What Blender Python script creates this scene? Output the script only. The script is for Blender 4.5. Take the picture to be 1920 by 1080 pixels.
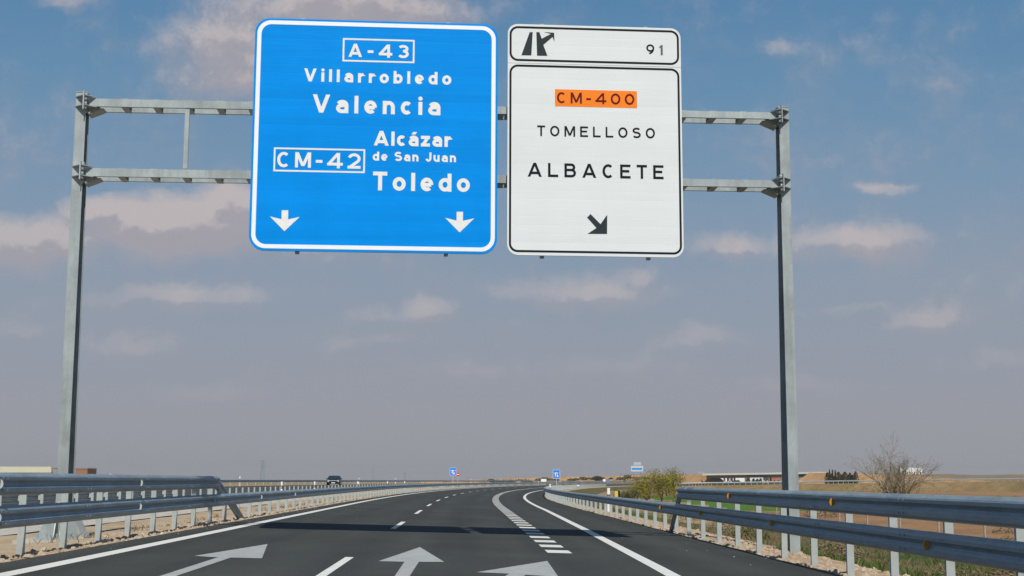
import bpy, math, random
from mathutils import Vector, Matrix
import numpy as np

random.seed(7)
for o in list(bpy.data.objects):
    bpy.data.objects.remove(o)
S = bpy.context.scene
COL = S.collection

# ------------------------------------------------------------------ camera
FPX, EYE = 2520.0, 1.2
PITCH, ROLL = math.atan(361 / FPX), 0.0030
cF = Vector((0, math.cos(PITCH), math.sin(PITCH)))
u0 = Vector((0, -math.sin(PITCH), math.cos(PITCH)))
r0 = Vector((1, 0, 0))
cR = r0 * math.cos(ROLL) + u0 * math.sin(ROLL)
cU = u0 * math.cos(ROLL) - r0 * math.sin(ROLL)
cam_d = bpy.data.cameras.new('camera')
cam_d.sensor_width = 36
cam_d.lens = 36 * FPX / 1920
cam_d.clip_start, cam_d.clip_end = 0.1, 30000
cam = bpy.data.objects.new('camera', cam_d)
COL.objects.link(cam)
cam.matrix_world = Matrix(((cR.x, cU.x, -cF.x, 0), (cR.y, cU.y, -cF.y, 0), (cR.z, cU.z, -cF.z, EYE), (0, 0, 0, 1)))
S.camera = cam


def bearing(px, py):
    """direction (x/y, z/y) seen at a pixel of the 1920 wide photograph"""
    d = cF + cR * ((px - 960) / FPX) + cU * ((540 - py) / FPX)
    return d.x / d.y, d.z / d.y


def at(px, py, Y):
    a, b = bearing(px, py)
    return Vector((a * Y, Y, EYE + b * Y))


# ------------------------------------------------------------------ light
SUN = Vector((0.56, -4.8, 5.5)).normalized()
sun_el = math.asin(SUN.z)
sun_az = math.atan2(SUN.x, SUN.y)
sl = bpy.data.lights.new('sun', 'SUN')
sl.energy, sl.angle, sl.color = 4.2, math.radians(0.5), (1.0, 0.965, 0.90)
so = bpy.data.objects.new('sun', sl)
COL.objects.link(so)
so.rotation_euler = SUN.to_track_quat('Z', 'Y').to_euler()
so.location = (0, -20, 40)

S.view_settings.view_transform = 'Standard'
S.view_settings.look = 'None'
S.view_settings.exposure = 0.0
S.view_settings.gamma = 1.0
S.view_settings.use_curve_mapping = False


# ------------------------------------------------------------------ node helpers
class NT:
    def __init__(s, tree):
        s.t = tree
        s.n, s.l = tree.nodes, tree.links

    def new(s, kind, **kw):
        n = s.n.new(kind)
        for k, v in kw.items():
            setattr(n, k, v)
        return n

    def put(s, sock, v):
        if v is None:
            return
        if isinstance(v, bpy.types.NodeSocket):
            s.l.new(v, sock)
        else:
            sock.default_value = v

    def math(s, op, a, b=None, c=None, clamp=False):
        n = s.new('ShaderNodeMath', operation=op)
        n.use_clamp = clamp
        s.put(n.inputs[0], a)
        if b is not None:
            s.put(n.inputs[1], b)
        if c is not None:
            s.put(n.inputs[2], c)
        return n.outputs[0]

    def vec(s, op, a, b=None, out=0):
        n = s.new('ShaderNodeVectorMath', operation=op)
        s.put(n.inputs[0], a)
        if b is not None:
            s.put(n.inputs[1], b)
        return n.outputs[out]

    def mix(s, f, a, b, blend='MIX'):
        n = s.new('ShaderNodeMix', data_type='RGBA', blend_type=blend)
        s.put(n.inputs[0], f)
        s.put(n.inputs[6], a if not isinstance(a, tuple) else (*a[:3], 1))
        s.put(n.inputs[7], b if not isinstance(b, tuple) else (*b[:3], 1))
        return n.outputs[2]

    def noise(s, vec, scale, detail=4, rough=0.55, out=0, dist=0.0):
        n = s.new('ShaderNodeTexNoise')
        s.put(n.inputs['Vector'], vec)
        n.inputs['Scale'].default_value = scale
        n.inputs['Detail'].default_value = detail
        n.inputs['Roughness'].default_value = rough
        n.inputs['Distortion'].default_value = dist
        return n.outputs[out]

    def remap(s, v, a, b, c=0.0, d=1.0, smooth=False):
        n = s.new('ShaderNodeMapRange')
        n.interpolation_type = 'SMOOTHSTEP' if smooth else 'LINEAR'
        n.clamp = True
        s.put(n.inputs['Value'], v)
        s.put(n.inputs['From Min'], a)
        s.put(n.inputs['From Max'], b)
        s.put(n.inputs['To Min'], c)
        s.put(n.inputs['To Max'], d)
        return n.outputs[0]

    def ramp(s, f, stops):
        n = s.new('ShaderNodeValToRGB')
        e = n.color_ramp.elements
        while len(e) > 1:
            e.remove(e[-1])
        e[0].position, e[0].color = stops[0][0], (*stops[0][1], 1)
        for p, c in stops[1:]:
            k = e.new(p)
            k.color = (*c, 1)
        s.put(n.inputs[0], f)
        return n.outputs[0]


def lin(r, g, b):
    f = lambda c: (c / 255 / 12.92) if c <= 10 else ((c / 255 + 0.055) / 1.055) ** 2.4
    return f(r), f(g), f(b)


# ------------------------------------------------------------------ world: sky with clouds
W = bpy.data.worlds.new('World')
S.world = W
W.use_nodes = True
wt = NT(W.node_tree)
for n in list(wt.n):
    wt.n.remove(n)
SKY_STRENGTH = 0.1


def cloud_group(blobs):
    g = bpy.data.node_groups.new('cloud_field', 'ShaderNodeTree')
    g.interface.new_socket('Vector', in_out='INPUT', socket_type='NodeSocketVector')
    g.interface.new_socket('Value', in_out='OUTPUT', socket_type='NodeSocketFloat')
    t = NT(g)
    gi, go = t.new('NodeGroupInput'), t.new('NodeGroupOutput')
    v = gi.outputs[0]
    acc = None
    # warp so that the outlines billow
    wn = t.noise(v, 9.0, 3, 0.6, out=1)
    wn2 = t.noise(v, 34.0, 4, 0.65, out=1)
    w = t.vec('SCALE', t.vec('SUBTRACT', wn, (0.5, 0.5, 0.5)), None)
    w.node.inputs['Scale'].default_value = 0.035
    w2 = t.vec('SCALE', t.vec('SUBTRACT', wn2, (0.5, 0.5, 0.5)), None)
    w2.node.inputs['Scale'].default_value = 0.022
    vv = t.vec('ADD', t.vec('ADD', v, w), w2)
    for (px, py, rx, ry, wgt) in blobs:
        cu, cv = bearing(px, py)
        d = t.vec('SUBTRACT', vv, (cu, cv, 0))
        # flatter underside: below the centre the cloud thins out faster
        d = t.vec('MULTIPLY', d, (FPX / rx, FPX / ry, 0))
        L = t.vec('LENGTH', d, out=1)
        m = t.math('MULTIPLY', t.math('SUBTRACT', 1.25, L, clamp=True), wgt)
        acc = m if acc is None else t.math('SMOOTH_MAX', acc, m, 0.25)
    det = t.noise(vv, 17.0, 9, 0.66)
    wide = t.noise(t.vec('MULTIPLY', v, (1.0, 2.6, 1.0)), 5.0, 5, 0.55)
    tot = t.math('ADD', acc, t.math('MULTIPLY', t.math('SUBTRACT', det, 0.5), 1.5))
    tot = t.math('ADD', tot, t.math('MULTIPLY', t.math('SUBTRACT', wide, 0.54), 0.7))
    t.l.new(tot, go.inputs[0])
    return g


BLOBS = [
    (450, 80, 200, 140, 1.2), (650, 15, 300, 100, 1.15), (520, 120, 220, 90, 1.1), (120, 6, 110, 34, 0.55),
    (330, 430, 250, 82, 1.45), (70, 450, 210, 66, 1.3), (440, 385, 95, 64, 1.35), (190, 400, 100, 54, 1.25), (620, 470, 230, 70, 0.6),
    (310, 562, 210, 42, 0.85), (440, 560, 100, 36, 0.8), (270, 652, 140, 36, 0.7), (40, 610, 120, 34, 0.5),
    (795, 588, 74, 42, 0.95), (700, 594, 80, 26, 0.7), (1105, 548, 200, 46, 0.9), (1192, 520, 52, 34, 0.8), (960, 560, 120, 30, 0.5),
    (1360, 458, 120, 42, 0.85), (1610, 455, 170, 54, 0.9), (1500, 470, 120, 36, 0.6), (1665, 358, 95, 20, 0.6), (1450, 92, 65, 20, 0.5),
    (1735, 606, 100, 38, 1.0), (1325, 642, 120, 34, 0.7), (1600, 578, 140, 20, 0.6), (860, 690, 190, 42, 0.65), (740, 640, 160, 30, 0.55),
    (1130, 690, 220, 40, 0.55), (1880, 680, 120, 36, 0.6), (400, 740, 140, 24, 0.6), (1500, 720, 160, 26, 0.5),
]
CG = cloud_group(BLOBS)
tc = wt.new('ShaderNodeTexCoord')
sep = wt.new('ShaderNodeSeparateXYZ')
wt.l.new(tc.outputs['Generated'], sep.inputs[0])
yy = wt.math('MAXIMUM', sep.outputs[1], 0.08)
tu = wt.math('DIVIDE', sep.outputs[0], yy)
tv = wt.math('DIVIDE', sep.outputs[2], yy)
cmb = wt.new('ShaderNodeCombineXYZ')
wt.l.new(tu, cmb.inputs[0])
wt.l.new(tv, cmb.inputs[1])
P2 = cmb.outputs[0]
sky = wt.new('ShaderNodeTexSky', sky_type='NISHITA')
sky.sun_disc = False
sky.sun_elevation = sun_el
sky.sun_rotation = sun_az
sky.altitude = 700
sky.air_density, sky.dust_density, sky.ozone_density = 1.0, 1.2, 2.0
K = 1.0 / SKY_STRENGTH
sc3 = lambda c, k=1.0: (c[0] * K * k, c[1] * K * k, c[2] * K * k)
# the hazy air of the plain, thick towards the horizon
elev = wt.math('ARCSINE', sep.outputs[2])
skyc = wt.mix(1.0, sky.outputs[0], (0.40, 0.50, 0.58), 'MULTIPLY')
hz_wob = wt.math('MULTIPLY', wt.math('SUBTRACT', wt.noise(wt.vec('MULTIPLY', P2, (1.0, 3.0, 1.0)), 3.2, 5, 0.6), 0.5), 0.07)
he = wt.math('ADD', elev, hz_wob)
hcol = wt.ramp(wt.remap(he, 0.0, 0.40), [
    (0.00, lin(156, 155, 161)), (0.16, lin(153, 155, 165)), (0.34, lin(144, 156, 172)), (0.52, lin(126, 152, 177)), (0.72, lin(104, 143, 176)), (0.90, lin(86, 132, 172)), (1.0, lin(78, 125, 168))])
hcol = wt.mix(1.0, hcol, (K, K, K), 'MULTIPLY')
hf = wt.remap(elev, 0.36, 0.95, 0.93, 0.0, True)
base = wt.mix(hf, skyc, hcol)


def cloud(vec):
    n = wt.new('ShaderNodeGroup')
    n.node_tree = CG
    wt.l.new(vec, n.inputs[0])
    return n.outputs[0]


f0 = cloud(P2)
f1 = cloud(wt.vec('ADD', P2, (-0.004, 0.011, 0)))
dens = wt.remap(f0, 0.04, 1.10, 0.0, 1.0, True)
lit = wt.remap(wt.math('SUBTRACT', f0, f1), -0.05, 0.30, 0.0, 1.0, True)
ccol = wt.mix(lit, sc3(lin(166, 161, 168)), sc3(lin(192, 183, 183)))
front = wt.remap(sep.outputs[1], 0.15, 0.4)
lowfade = wt.remap(elev, 0.02, 0.21, 0.10, 0.92, True)
dens = wt.math('MULTIPLY', wt.math('MULTIPLY', dens, front), lowfade)
final = wt.mix(dens, base, ccol)
bg = wt.new('ShaderNodeBackground')
bg.inputs['Strength'].default_value = SKY_STRENGTH
wt.l.new(final, bg.inputs[0])
wo = wt.new('ShaderNodeOutputWorld')
wt.l.new(bg.outputs[0], wo.inputs[0])


# ------------------------------------------------------------------ materials
def mat(name, build):
    m = bpy.data.materials.new(name)
    m.use_nodes = True
    t = NT(m.node_tree)
    b = t.n['Principled BSDF']
    build(t, b)
    return m


def bump(t, b, h, strength=0.3, dist=0.02):
    n = t.new('ShaderNodeBump')
    n.inputs['Strength'].default_value = strength
    n.inputs['Distance'].default_value = dist
    t.l.new(h, n.inputs['Height'])
    t.l.new(n.outputs[0], b.inputs['Normal'])


def obj_vec(t):
    return t.new('ShaderNodeTexCoord').outputs['Object']


def world_vec(t):
    return t.new('ShaderNodeNewGeometry').outputs['Position']


def plain(name, col, rough=0.6, metal=0.0, var=0.12, scale=6.0, spec=0.5, world=False):
    spec = 0.1 if ('letter' in name or 'black' in name) else spec
    def f(t, b):
        v = world_vec(t) if world else obj_vec(t)
        n = t.noise(v, scale, 5, 0.6)
        k = t.remap(n, 0.3, 0.7, 1 - var, 1 + var)
        c = t.mix(1.0, (*col, 1), k, 'MULTIPLY')
        t.l.new(c, b.inputs['Base Color'])
        b.inputs['Roughness'].default_value = rough
        b.inputs['Metallic'].default_value = metal
        b.inputs['Specular IOR Level'].default_value = spec
    return mat(name, f)


def m_asphalt(t, b):
    uv = t.new('ShaderNodeUVMap').outputs[0]
    sp = t.new('ShaderNodeSeparateXYZ')
    t.l.new(uv, sp.inputs[0])
    w = world_vec(t)
    fine = t.noise(w, 55.0, 3, 0.7)
    mid = t.noise(w, 0.35, 5, 0.6)
    streak = t.noise(t.vec('MULTIPLY', uv, (1.3, 0.025, 1)), 1.0, 5, 0.6)
    # wheel tracks run along each lane
    wave = t.math('COSINE', t.math('MULTIPLY', t.math('ADD', sp.outputs[0], 0.85), 2 * math.pi / 1.675))
    k = t.remap(fine, 0.25, 0.75, 0.62, 1.4)
    k = t.math('MULTIPLY', k, t.remap(mid, 0.3, 0.7, 0.88, 1.14))
    k = t.math('MULTIPLY', k, t.remap(streak, 0.3, 0.7, 0.90, 1.12))
    k = t.math('MULTIPLY', k, t.remap(wave, -1, 1, 0.91, 1.09))
    patchy = t.noise(t.vec('MULTIPLY', uv, (0.55, 0.11, 1)), 1.0, 6, 0.65)
    k = t.math('MULTIPLY', k, t.remap(patchy, 0.35, 0.65, 0.88, 1.12))
    oil = t.remap(t.noise(t.vec('MULTIPLY', uv, (1.6, 0.7, 1)), 1.0, 3, 0.5), 0.68, 0.76, 1.0, 0.80)
    k = t.math('MULTIPLY', k, oil)
    grit = t.remap(t.noise(w, 140.0, 2, 0.5), 0.66, 0.74, 0.0, 0.35)
    c = t.mix(1.0, (0.045, 0.048, 0.0435, 1), k, 'MULTIPLY')
    c = t.mix(grit, c, (0.16, 0.155, 0.14, 1))
    t.l.new(c, b.inputs['Base Color'])
    b.inputs['Roughness'].default_value = 0.88
    b.inputs['Specular IOR Level'].default_value = 0.22
    bump(t, b, fine, 0.35, 0.01)


ASPHALT = mat('asphalt', m_asphalt)


def m_paint(t, b):
    w = world_vec(t)
    n = t.noise(w, 40.0, 4, 0.7)
    n2 = t.noise(w, 2.2, 5, 0.65)
    wear = t.math('MULTIPLY', t.remap(n, 0.50, 0.68), t.remap(n2, 0.35, 0.65, 0.2, 0.95))
    c = t.mix(wear, (0.74, 0.73, 0.67, 1), (0.16, 0.165, 0.16, 1))
    t.l.new(c, b.inputs['Base Color'])
    b.inputs['Roughness'].default_value = 0.65


PAINT = mat('road_paint', m_paint)


def m_arrowpaint(t, b):
    w = world_vec(t)
    n = t.noise(w, 70.0, 4, 0.75)
    n2 = t.noise(w, 3.0, 5, 0.65)
    wear = t.math('MULTIPLY', t.remap(n, 0.42, 0.62), t.remap(n2, 0.32, 0.62, 0.25, 1.0))
    c = t.mix(wear, (0.44, 0.445, 0.42, 1), (0.17, 0.18, 0.175, 1))
    t.l.new(c, b.inputs['Base Color'])
    b.inputs['Roughness'].default_value = 0.7


ARROWPAINT = mat('worn_arrow_paint', m_arrowpaint)


def soil(name, cols, scales=(0.6, 6.0), bstr=0.6):
    def f(t, b):
        w = world_vec(t)
        n = t.noise(w, scales[0], 6, 0.62)
        n2 = t.noise(w, scales[1], 5, 0.65)
        n3 = t.noise(w, scales[1] * 5, 3, 0.6)
        c = t.ramp(n, [(0.30, cols[0]), (0.48, cols[1]), (0.68, cols[2])])
        k = t.math('MULTIPLY', t.remap(n2, 0.25, 0.75, 0.72, 1.26), t.remap(n3, 0.25, 0.75, 0.8, 1.2))
        c = t.mix(1.0, c, k, 'MULTIPLY')
        t.l.new(c, b.inputs['Base Color'])
        b.inputs['Roughness'].default_value = 0.95
        b.inputs['Specular IOR Level'].default_value = 0.15
        bump(t, b, t.math('ADD', n2, t.math('MULTIPLY', n3, 0.4)), bstr, 0.08)
    return mat(name, f)


SAND = soil('median_sand', [(0.36, 0.23, 0.125), (0.44, 0.335, 0.215), (0.47, 0.40, 0.30)], (0.5, 7.0))
SHOULDER = soil('stony_shoulder', [(0.33, 0.21, 0.12), (0.42, 0.30, 0.19), (0.47, 0.37, 0.26)], (1.2, 9.0))
VERGE = soil('grassy_verge', [(0.045, 0.075, 0.016), (0.10, 0.095, 0.035), (0.21, 0.145, 0.075)], (0.45, 5.0))
BROWN = soil('ploughed_field', [(0.22, 0.125, 0.06), (0.285, 0.16, 0.078), (0.33, 0.205, 0.11)], (0.09, 1.4))
GREEN = soil('young_crop', [(0.06, 0.135, 0.015), (0.075, 0.16, 0.02), (0.10, 0.17, 0.03)], (0.1, 2.0))
OLIVE = soil('dry_pasture', [(0.15, 0.115, 0.05), (0.22, 0.155, 0.075), (0.28, 0.19, 0.10)], (0.03, 0.5))
TAN = soil('dry_plain', [(0.22, 0.16, 0.085), (0.29, 0.21, 0.12), (0.34, 0.26, 0.16)], (0.02, 0.3))
BANK = soil('bare_bank', [(0.20, 0.14, 0.06), (0.40, 0.24, 0.11), (0.45, 0.29, 0.15)], (0.12, 0.9))
CONCRETE = soil('concrete', [(0.40, 0.38, 0.33), (0.46, 0.43, 0.37), (0.50, 0.47, 0.41)], (1.0, 8.0), 0.15)


def m_galv(t, b):
    v = world_vec(t)
    vor = t.new('ShaderNodeTexVoronoi')
    t.l.new(v, vor.inputs['Vector'])
    vor.inputs['Scale'].default_value = 45.0
    n = t.noise(v, 1.6, 5, 0.65)
    n2 = t.noise(t.vec('MULTIPLY', v, (9.0, 9.0, 0.8)), 1.0, 4, 0.6)
    k = t.math('MULTIPLY', t.remap(n, 0.3, 0.7, 0.76, 1.14), t.remap(n2, 0.3, 0.7, 0.86, 1.10))
    k = t.math('MULTIPLY', k, t.remap(vor.outputs['Color'], 0.0, 1.0, 0.94, 1.05))
    c = t.mix(1.0, (0.355, 0.40, 0.40, 1), k, 'MULTIPLY')
    t.l.new(c, b.inputs['Base Color'])
    b.inputs['Metallic'].default_value = 0.25
    b.inputs['Roughness'].default_value = 0.5


GALV = mat('galvanised_steel', m_galv)


def m_rail(t, b):
    v = world_vec(t)
    n = t.noise(v, 1.2, 5, 0.65)
    n2 = t.noise(t.vec('MULTIPLY', v, (1.0, 1.0, 14.0)), 2.0, 4, 0.6)
    n3 = t.noise(v, 14.0, 4, 0.7)
    k = t.math('MULTIPLY', t.remap(n, 0.3, 0.7, 0.80, 1.16), t.remap(n2, 0.3, 0.7, 0.84, 1.12))
    k = t.math('MULTIPLY', k, t.remap(n3, 0.3, 0.7, 0.85, 1.1))
    c = t.mix(1.0, (0.25, 0.315, 0.355, 1), k, 'MULTIPLY')
    t.l.new(c, b.inputs['Base Color'])
    b.inputs['Metallic'].default_value = 0.2
    t.l.new(t.remap(n, 0.3, 0.7, 0.42, 0.58), b.inputs['Roughness'])


RAILM = mat('guardrail_steel', m_rail)
POSTM = plain('galvanised_post', (0.42, 0.46, 0.45), 0.5, 0.25, 0.10, 5.0, world=True)
BOLTM = plain('zinc_bolt', (0.62, 0.63, 0.62), 0.35, 0.5)
DARKM = plain('dark_rubber', (0.02, 0.021, 0.022), 0.7)


def sheeting(name, col, rough=0.38, var=0.03):
    def f(t, b):
        v = obj_vec(t)
        sp = t.new('ShaderNodeSeparateXYZ')
        t.l.new(v, sp.inputs[0])
        # the panel is made of horizontal planks, each of a slightly different sheet
        cell = t.math('FLOOR', t.math('DIVIDE', sp.outputs[2], 0.175))
        wn = t.new('ShaderNodeTexWhiteNoise', noise_dimensions='1D')
        t.l.new(cell, wn.inputs['W'])
        n = t.noise(v, 1.1, 4, 0.6)
        n2 = t.noise(t.vec('MULTIPLY', v, (0.6, 1, 14.0)), 1.0, 4, 0.6)
        k = t.math('MULTIPLY', t.remap(wn.outputs[0], 0, 1, 1 - var, 1 + var), t.remap(n, 0.3, 0.7, 1 - var, 1 + var))
        k = t.math('MULTIPLY', k, t.remap(n2, 0.3, 0.7, 1 - var, 1 + var))
        c = t.mix(1.0, (*col, 1), k, 'MULTIPLY')
        t.l.new(c, b.inputs['Base Color'])
        b.inputs['Roughness'].default_value = rough
        b.inputs['Specular IOR Level'].default_value = 0.08
        fr = t.math('FRACT', t.math('DIVIDE', sp.outputs[2], 0.175))
        seam = t.remap(t.math('ABSOLUTE', t.math('SUBTRACT', fr, 0.5)), 0.44, 0.5)
        bump(t, b, t.math('ADD', t.math('MULTIPLY', seam, -1.0), t.math('MULTIPLY', n, 2.0)), 0.12, 0.01)
    return mat(name, f)


SIGNBLUE = sheeting('blue_sheeting', (0.001, 0.26, 0.77), 0.36, 0.05)
SIGNWHITE = sheeting('white_sheeting', (0.71, 0.745, 0.745), 0.4, 0.018)
LETTERWHITE = plain('white_lettering', (0.80, 0.79, 0.76), 0.5, 0, 0.06, 12)
BORDERWHITE = plain('white_border_film', (0.86, 0.87, 0.88), 0.4, 0, 0.02)
LETTERBLACK = plain('black_lettering', (0.012, 0.013, 0.015), 0.6, 0, 0.1)
SYMBOLBLACK = plain('faded_black_symbol', (0.030, 0.040, 0.045), 0.55, 0, 0.1)
ORANGE = sheeting('orange_sheeting', (0.92, 0.235, 0.025), 0.42, 0.02)
MAROON = plain('maroon_lettering', (0.13, 0.008, 0.012), 0.6, 0, 0.1)
FADEDBLACK = plain('worn_numeral', (0.10, 0.105, 0.105), 0.6, 0, 0.5, 30)
WHITEP = plain('white_plastic', (0.82, 0.82, 0.80), 0.45, 0, 0.04)
BLACKP = plain('black_plastic', (0.015, 0.015, 0.016), 0.5)
AMBER = plain('amber_reflector', (0.62, 0.27, 0.015), 0.3)
SILVERREF = plain('silver_reflector', (0.48, 0.50, 0.51), 0.35)
REDP = plain('red_sheeting', (0.60, 0.015, 0.02), 0.4)
YELLOWP = plain('yellow_plastic', (0.62, 0.50, 0.08), 0.45)


# ------------------------------------------------------------------ mesh builder
class MB:
    def __init__(s):
        s.v, s.f, s.uv = [], [], []

    def add(s, verts, faces, uvs=None):
        k = len(s.v)
        s.v += [tuple(p) for p in verts]
        s.f += [tuple(i + k for i in f) for f in faces]
        if uvs:
            s.uv += uvs

    def box(s, c, size, ax=None):
        """ax: three unit vectors"""
        X, Y, Z = ax or ((1, 0, 0), (0, 1, 0), (0, 0, 1))
        X, Y, Z, c = Vector(X), Vector(Y), Vector(Z), Vector(c)
        h = [q / 2 for q in size]
        vs = [c + X * (h[0] * i) + Y * (h[1] * j) + Z * (h[2] * k) for k in (-1, 1) for j in (-1, 1) for i in (-1, 1)]
        s.add(vs, [(0, 2, 3, 1), (4, 5, 7, 6), (0, 1, 5, 4), (2, 6, 7, 3), (0, 4, 6, 2), (1, 3, 7, 5)])

    def prism(s, poly, ex, o=(0, 0, 0), X=(1, 0, 0), Y=(0, 0, 1)):
        """polygon in the plane (X,Y) at o pushed along ex"""
        X, Y, o, ex = Vector(X), Vector(Y), Vector(o), Vector(ex)
        a = [o + X * p[0] + Y * p[1] for p in poly]
        n = len(a)
        s.add(a + [p + ex for p in a], [tuple(range(n)), tuple(range(2 * n - 1, n - 1, -1))] + [(i, i + n, (i + 1) % n + n, (i + 1) % n) for i in range(n)])

    def ring(s, outer, inner, ex, o=(0, 0, 0), X=(1, 0, 0), Y=(0, 0, 1)):
        X, Y, o, ex = Vector(X), Vector(Y), Vector(o), Vector(ex)
        n = len(outer)
        A = [o + X * p[0] + Y * p[1] for p in outer] + [o + X * p[0] + Y * p[1] for p in inner]
        vs = A + [p + ex for p in A]
        m = 2 * n
        fs = []
        for i in range(n):
            j = (i + 1) % n
            fs += [(i, j, n + j, n + i), (m + i, m + n + i, m + n + j, m + j), (i, m + i, m + j, j), (n + i, n + j, m + n + j, m + n + i)]
        s.add(vs, fs)

    def tube(s, pts, rad, n=6, cap=True):
        pts = [Vector(p) for p in pts]
        rad = rad if isinstance(rad, (list, tuple)) else [rad] * len(pts)
        rings = []
        up = Vector((0.31, 0.17, 0.93))
        for i, p in enumerate(pts):
            d = (pts[min(i + 1, len(pts) - 1)] - pts[max(i - 1, 0)]).normalized()
            a = d.cross(up)
            if a.length < 1e-4:
                a = d.cross(Vector((1, 0, 0)))
            a.normalize()
            b = d.cross(a)
            rings += [p + (a * math.cos(2 * math.pi * k / n) + b * math.sin(2 * math.pi * k / n)) * rad[i] for k in range(n)]
        fs = [(i * n + k, i * n + (k + 1) % n, (i + 1) * n + (k + 1) % n, (i + 1) * n + k) for i in range(len(pts) - 1) for k in range(n)]
        if cap:
            fs += [tuple(range(n - 1, -1, -1)), tuple((len(pts) - 1) * n + k for k in range(n))]
        s.add(rings, fs)

    def sweep(s, frames, prof, close=True, caps=True):
        """frames: list of (origin, X, Z); prof: closed 2-D outline"""
        n = len(prof)
        vs = [Vector(o) + Vector(X) * p[0] + Vector(Z) * p[1] for (o, X, Z) in frames for p in prof]
        fs = [(i * n + k, i * n + (k + 1) % n, (i + 1) * n + (k + 1) % n, (i + 1) * n + k) for i in range(len(frames) - 1) for k in range(n if close else n - 1)]
        if caps and close:
            fs += [tuple(range(n - 1, -1, -1)), tuple((len(frames) - 1) * n + k for k in range(n))]
        s.add(vs, fs)

    def build(s, name, m, parent=None, smooth=False, mats=None, fm=None):
        off = Vector((0, 0, 0))
        me = bpy.data.meshes.new(name)
        me.from_pydata(s.v, [], s.f)
        if s.uv:
            l = me.uv_layers.new(name='UVMap')
            l.data.foreach_set('uv', [c for f in s.f for i in f for c in s.uv[i]])
        for q in (mats or [m]):
            me.materials.append(q)
        if fm is not None:
            me.polygons.foreach_set('material_index', fm)
        if smooth:
            me.polygons.foreach_set('use_smooth', [True] * len(me.polygons))
        me.update()
        o = bpy.data.objects.new(name, me)
        COL.objects.link(o)
        if parent is not None:
            o.parent = parent
        return o


def recalc(o):
    import bmesh
    b = bmesh.new()
    b.from_mesh(o.data)
    bmesh.ops.recalc_face_normals(b, faces=b.faces)
    b.to_mesh(o.data)
    b.free()
    return o


def tag(o, label=None, cat=None, group=None, kind=None):
    for k, v in (('label', label), ('category', cat), ('group', group), ('kind', kind)):
        if v:
            o[k] = v
    return o


def empty(name, loc=(0, 0, 0), rz=0.0, label=None, cat=None, group=None):
    o = bpy.data.objects.new(name, None)
    COL.objects.link(o)
    o.location, o.rotation_euler = loc, (0, 0, rz)
    o.empty_display_size = 0.2
    return tag(o, label, cat, group)


def copy_tree(o, parent=None):
    c = o.copy()
    COL.objects.link(c)
    c.parent = parent
    for ch in list(o.children):
        copy_tree(ch, c)
    return c


def inst(name, me, parent, loc, rz=0.0, scale=None):
    o = bpy.data.objects.new(name, me)
    COL.objects.link(o)
    o.parent = parent
    o.location, o.rotation_euler = loc, (0, 0, rz)
    if scale:
        o.scale = scale
    return o


def mesh_only(o):
    me = o.data
    bpy.data.objects.remove(o)
    return me


def rrect(x0, z0, x1, z1, r, n=7):
    p = []
    for cx, cz, a in ((x1 - r, z1 - r, 0), (x0 + r, z1 - r, 90), (x0 + r, z0 + r, 180), (x1 - r, z0 + r, 270)):
        for k in range(n):
            t = math.radians(a + 90 * k / (n - 1))
            p.append((cx + r * math.cos(t), cz + r * math.sin(t)))
    return p


# ------------------------------------------------------------------ road alignment
KAP, S0, TH0 = 0.00074, 60.0, -0.033
SMAX = 860.0
DS = 1.0
_ax = {}
x, y = 1.6, 0.0
tab = []
for i in range(0, int(SMAX) + 3):
    s_ = i * DS
    th = TH0 if s_ < S0 else TH0 + KAP * (s_ - S0)
    tab.append((x, y, th))
    x += math.sin(th) * DS
    y += math.cos(th) * DS


def axis(s):
    if s < 0:
        return 1.6 + math.sin(TH0) * s, math.cos(TH0) * s, TH0
    i = min(int(s), len(tab) - 2)
    f = s - i
    a, b = tab[i], tab[i + 1]
    return a[0] + (b[0] - a[0]) * f, a[1] + (b[1] - a[1]) * f, a[2] + (b[2] - a[2]) * f


def interp(x, pts):
    if x <= pts[0][0]:
        return pts[0][1]
    for (a, b), (c, d) in zip(pts, pts[1:]):
        if x <= c:
            return b + (d - b) * (x - a) / (c - a)
    return pts[-1][1]


MEDIAN = [(-16.5, 0.03), (-15.0, 0.0), (-12.5, -0.02), (-9.0, 0.06), (-8.3, 0.15), (-7.4, 0.1625 - 0.012)]


def zroad(u):
    if u >= -7.4:
        return -0.025 * u - 0.0225
    if u >= -16.5:
        return interp(u, MEDIAN)
    return 0.03 + 0.0376 * (-16.5 - u)


def P(s, u, z=None, dz=0.0):
    ax_, ay_, th = axis(s)
    return Vector((ax_ + u * math.cos(th), ay_ - u * math.sin(th), (zroad(u) if z is None else z) + dz))


def heading(s):
    return axis(s)[2]


def u_right_line(s):
    return interp(s, [(-20, 0.75), (15, 1.08), (20, 1.2), (36, 1.5), (60, 1.86), (100, 2.1), (140, 2.5), (176, 2.9), (220, 3.3)])


def u_edge(s):
    return interp(s, [(100, 3.72), (150, 4.3), (220, 5.3)])


def steps(a, b, near=2.0, far=6.0):
    r, s = [], a
    while s < b:
        r.append(s)
        s += near if s < 120 else far
    return r + [b]


def ribbon(name, ss, ufun, m, zfun=None, dz=0.0, jit=None):
    mb = MB()
    cols = len(ufun)
    for s in ss:
        for k, u in enumerate(ufun):
            uu = u(s) if callable(u) else u
            if jit and k in jit:
                uu += jit[k] * (math.sin(s * 2.3) * 0.5 + math.sin(s * 5.1 + 1) * 0.3 + random.uniform(-0.5, 0.5))
            z = zfun(k, uu, s) if zfun else None
            p = P(s, uu, z, dz)
            mb.v.append(tuple(p))
            mb.uv.append((uu, s))
    for i in range(len(ss) - 1):
        for k in range(cols - 1):
            a = i * cols + k
            mb.f.append((a, a + 1, a + cols + 1, a + cols))
    o = mb.build(name, m)
    tag(o, kind='structure')
    return o


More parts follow.
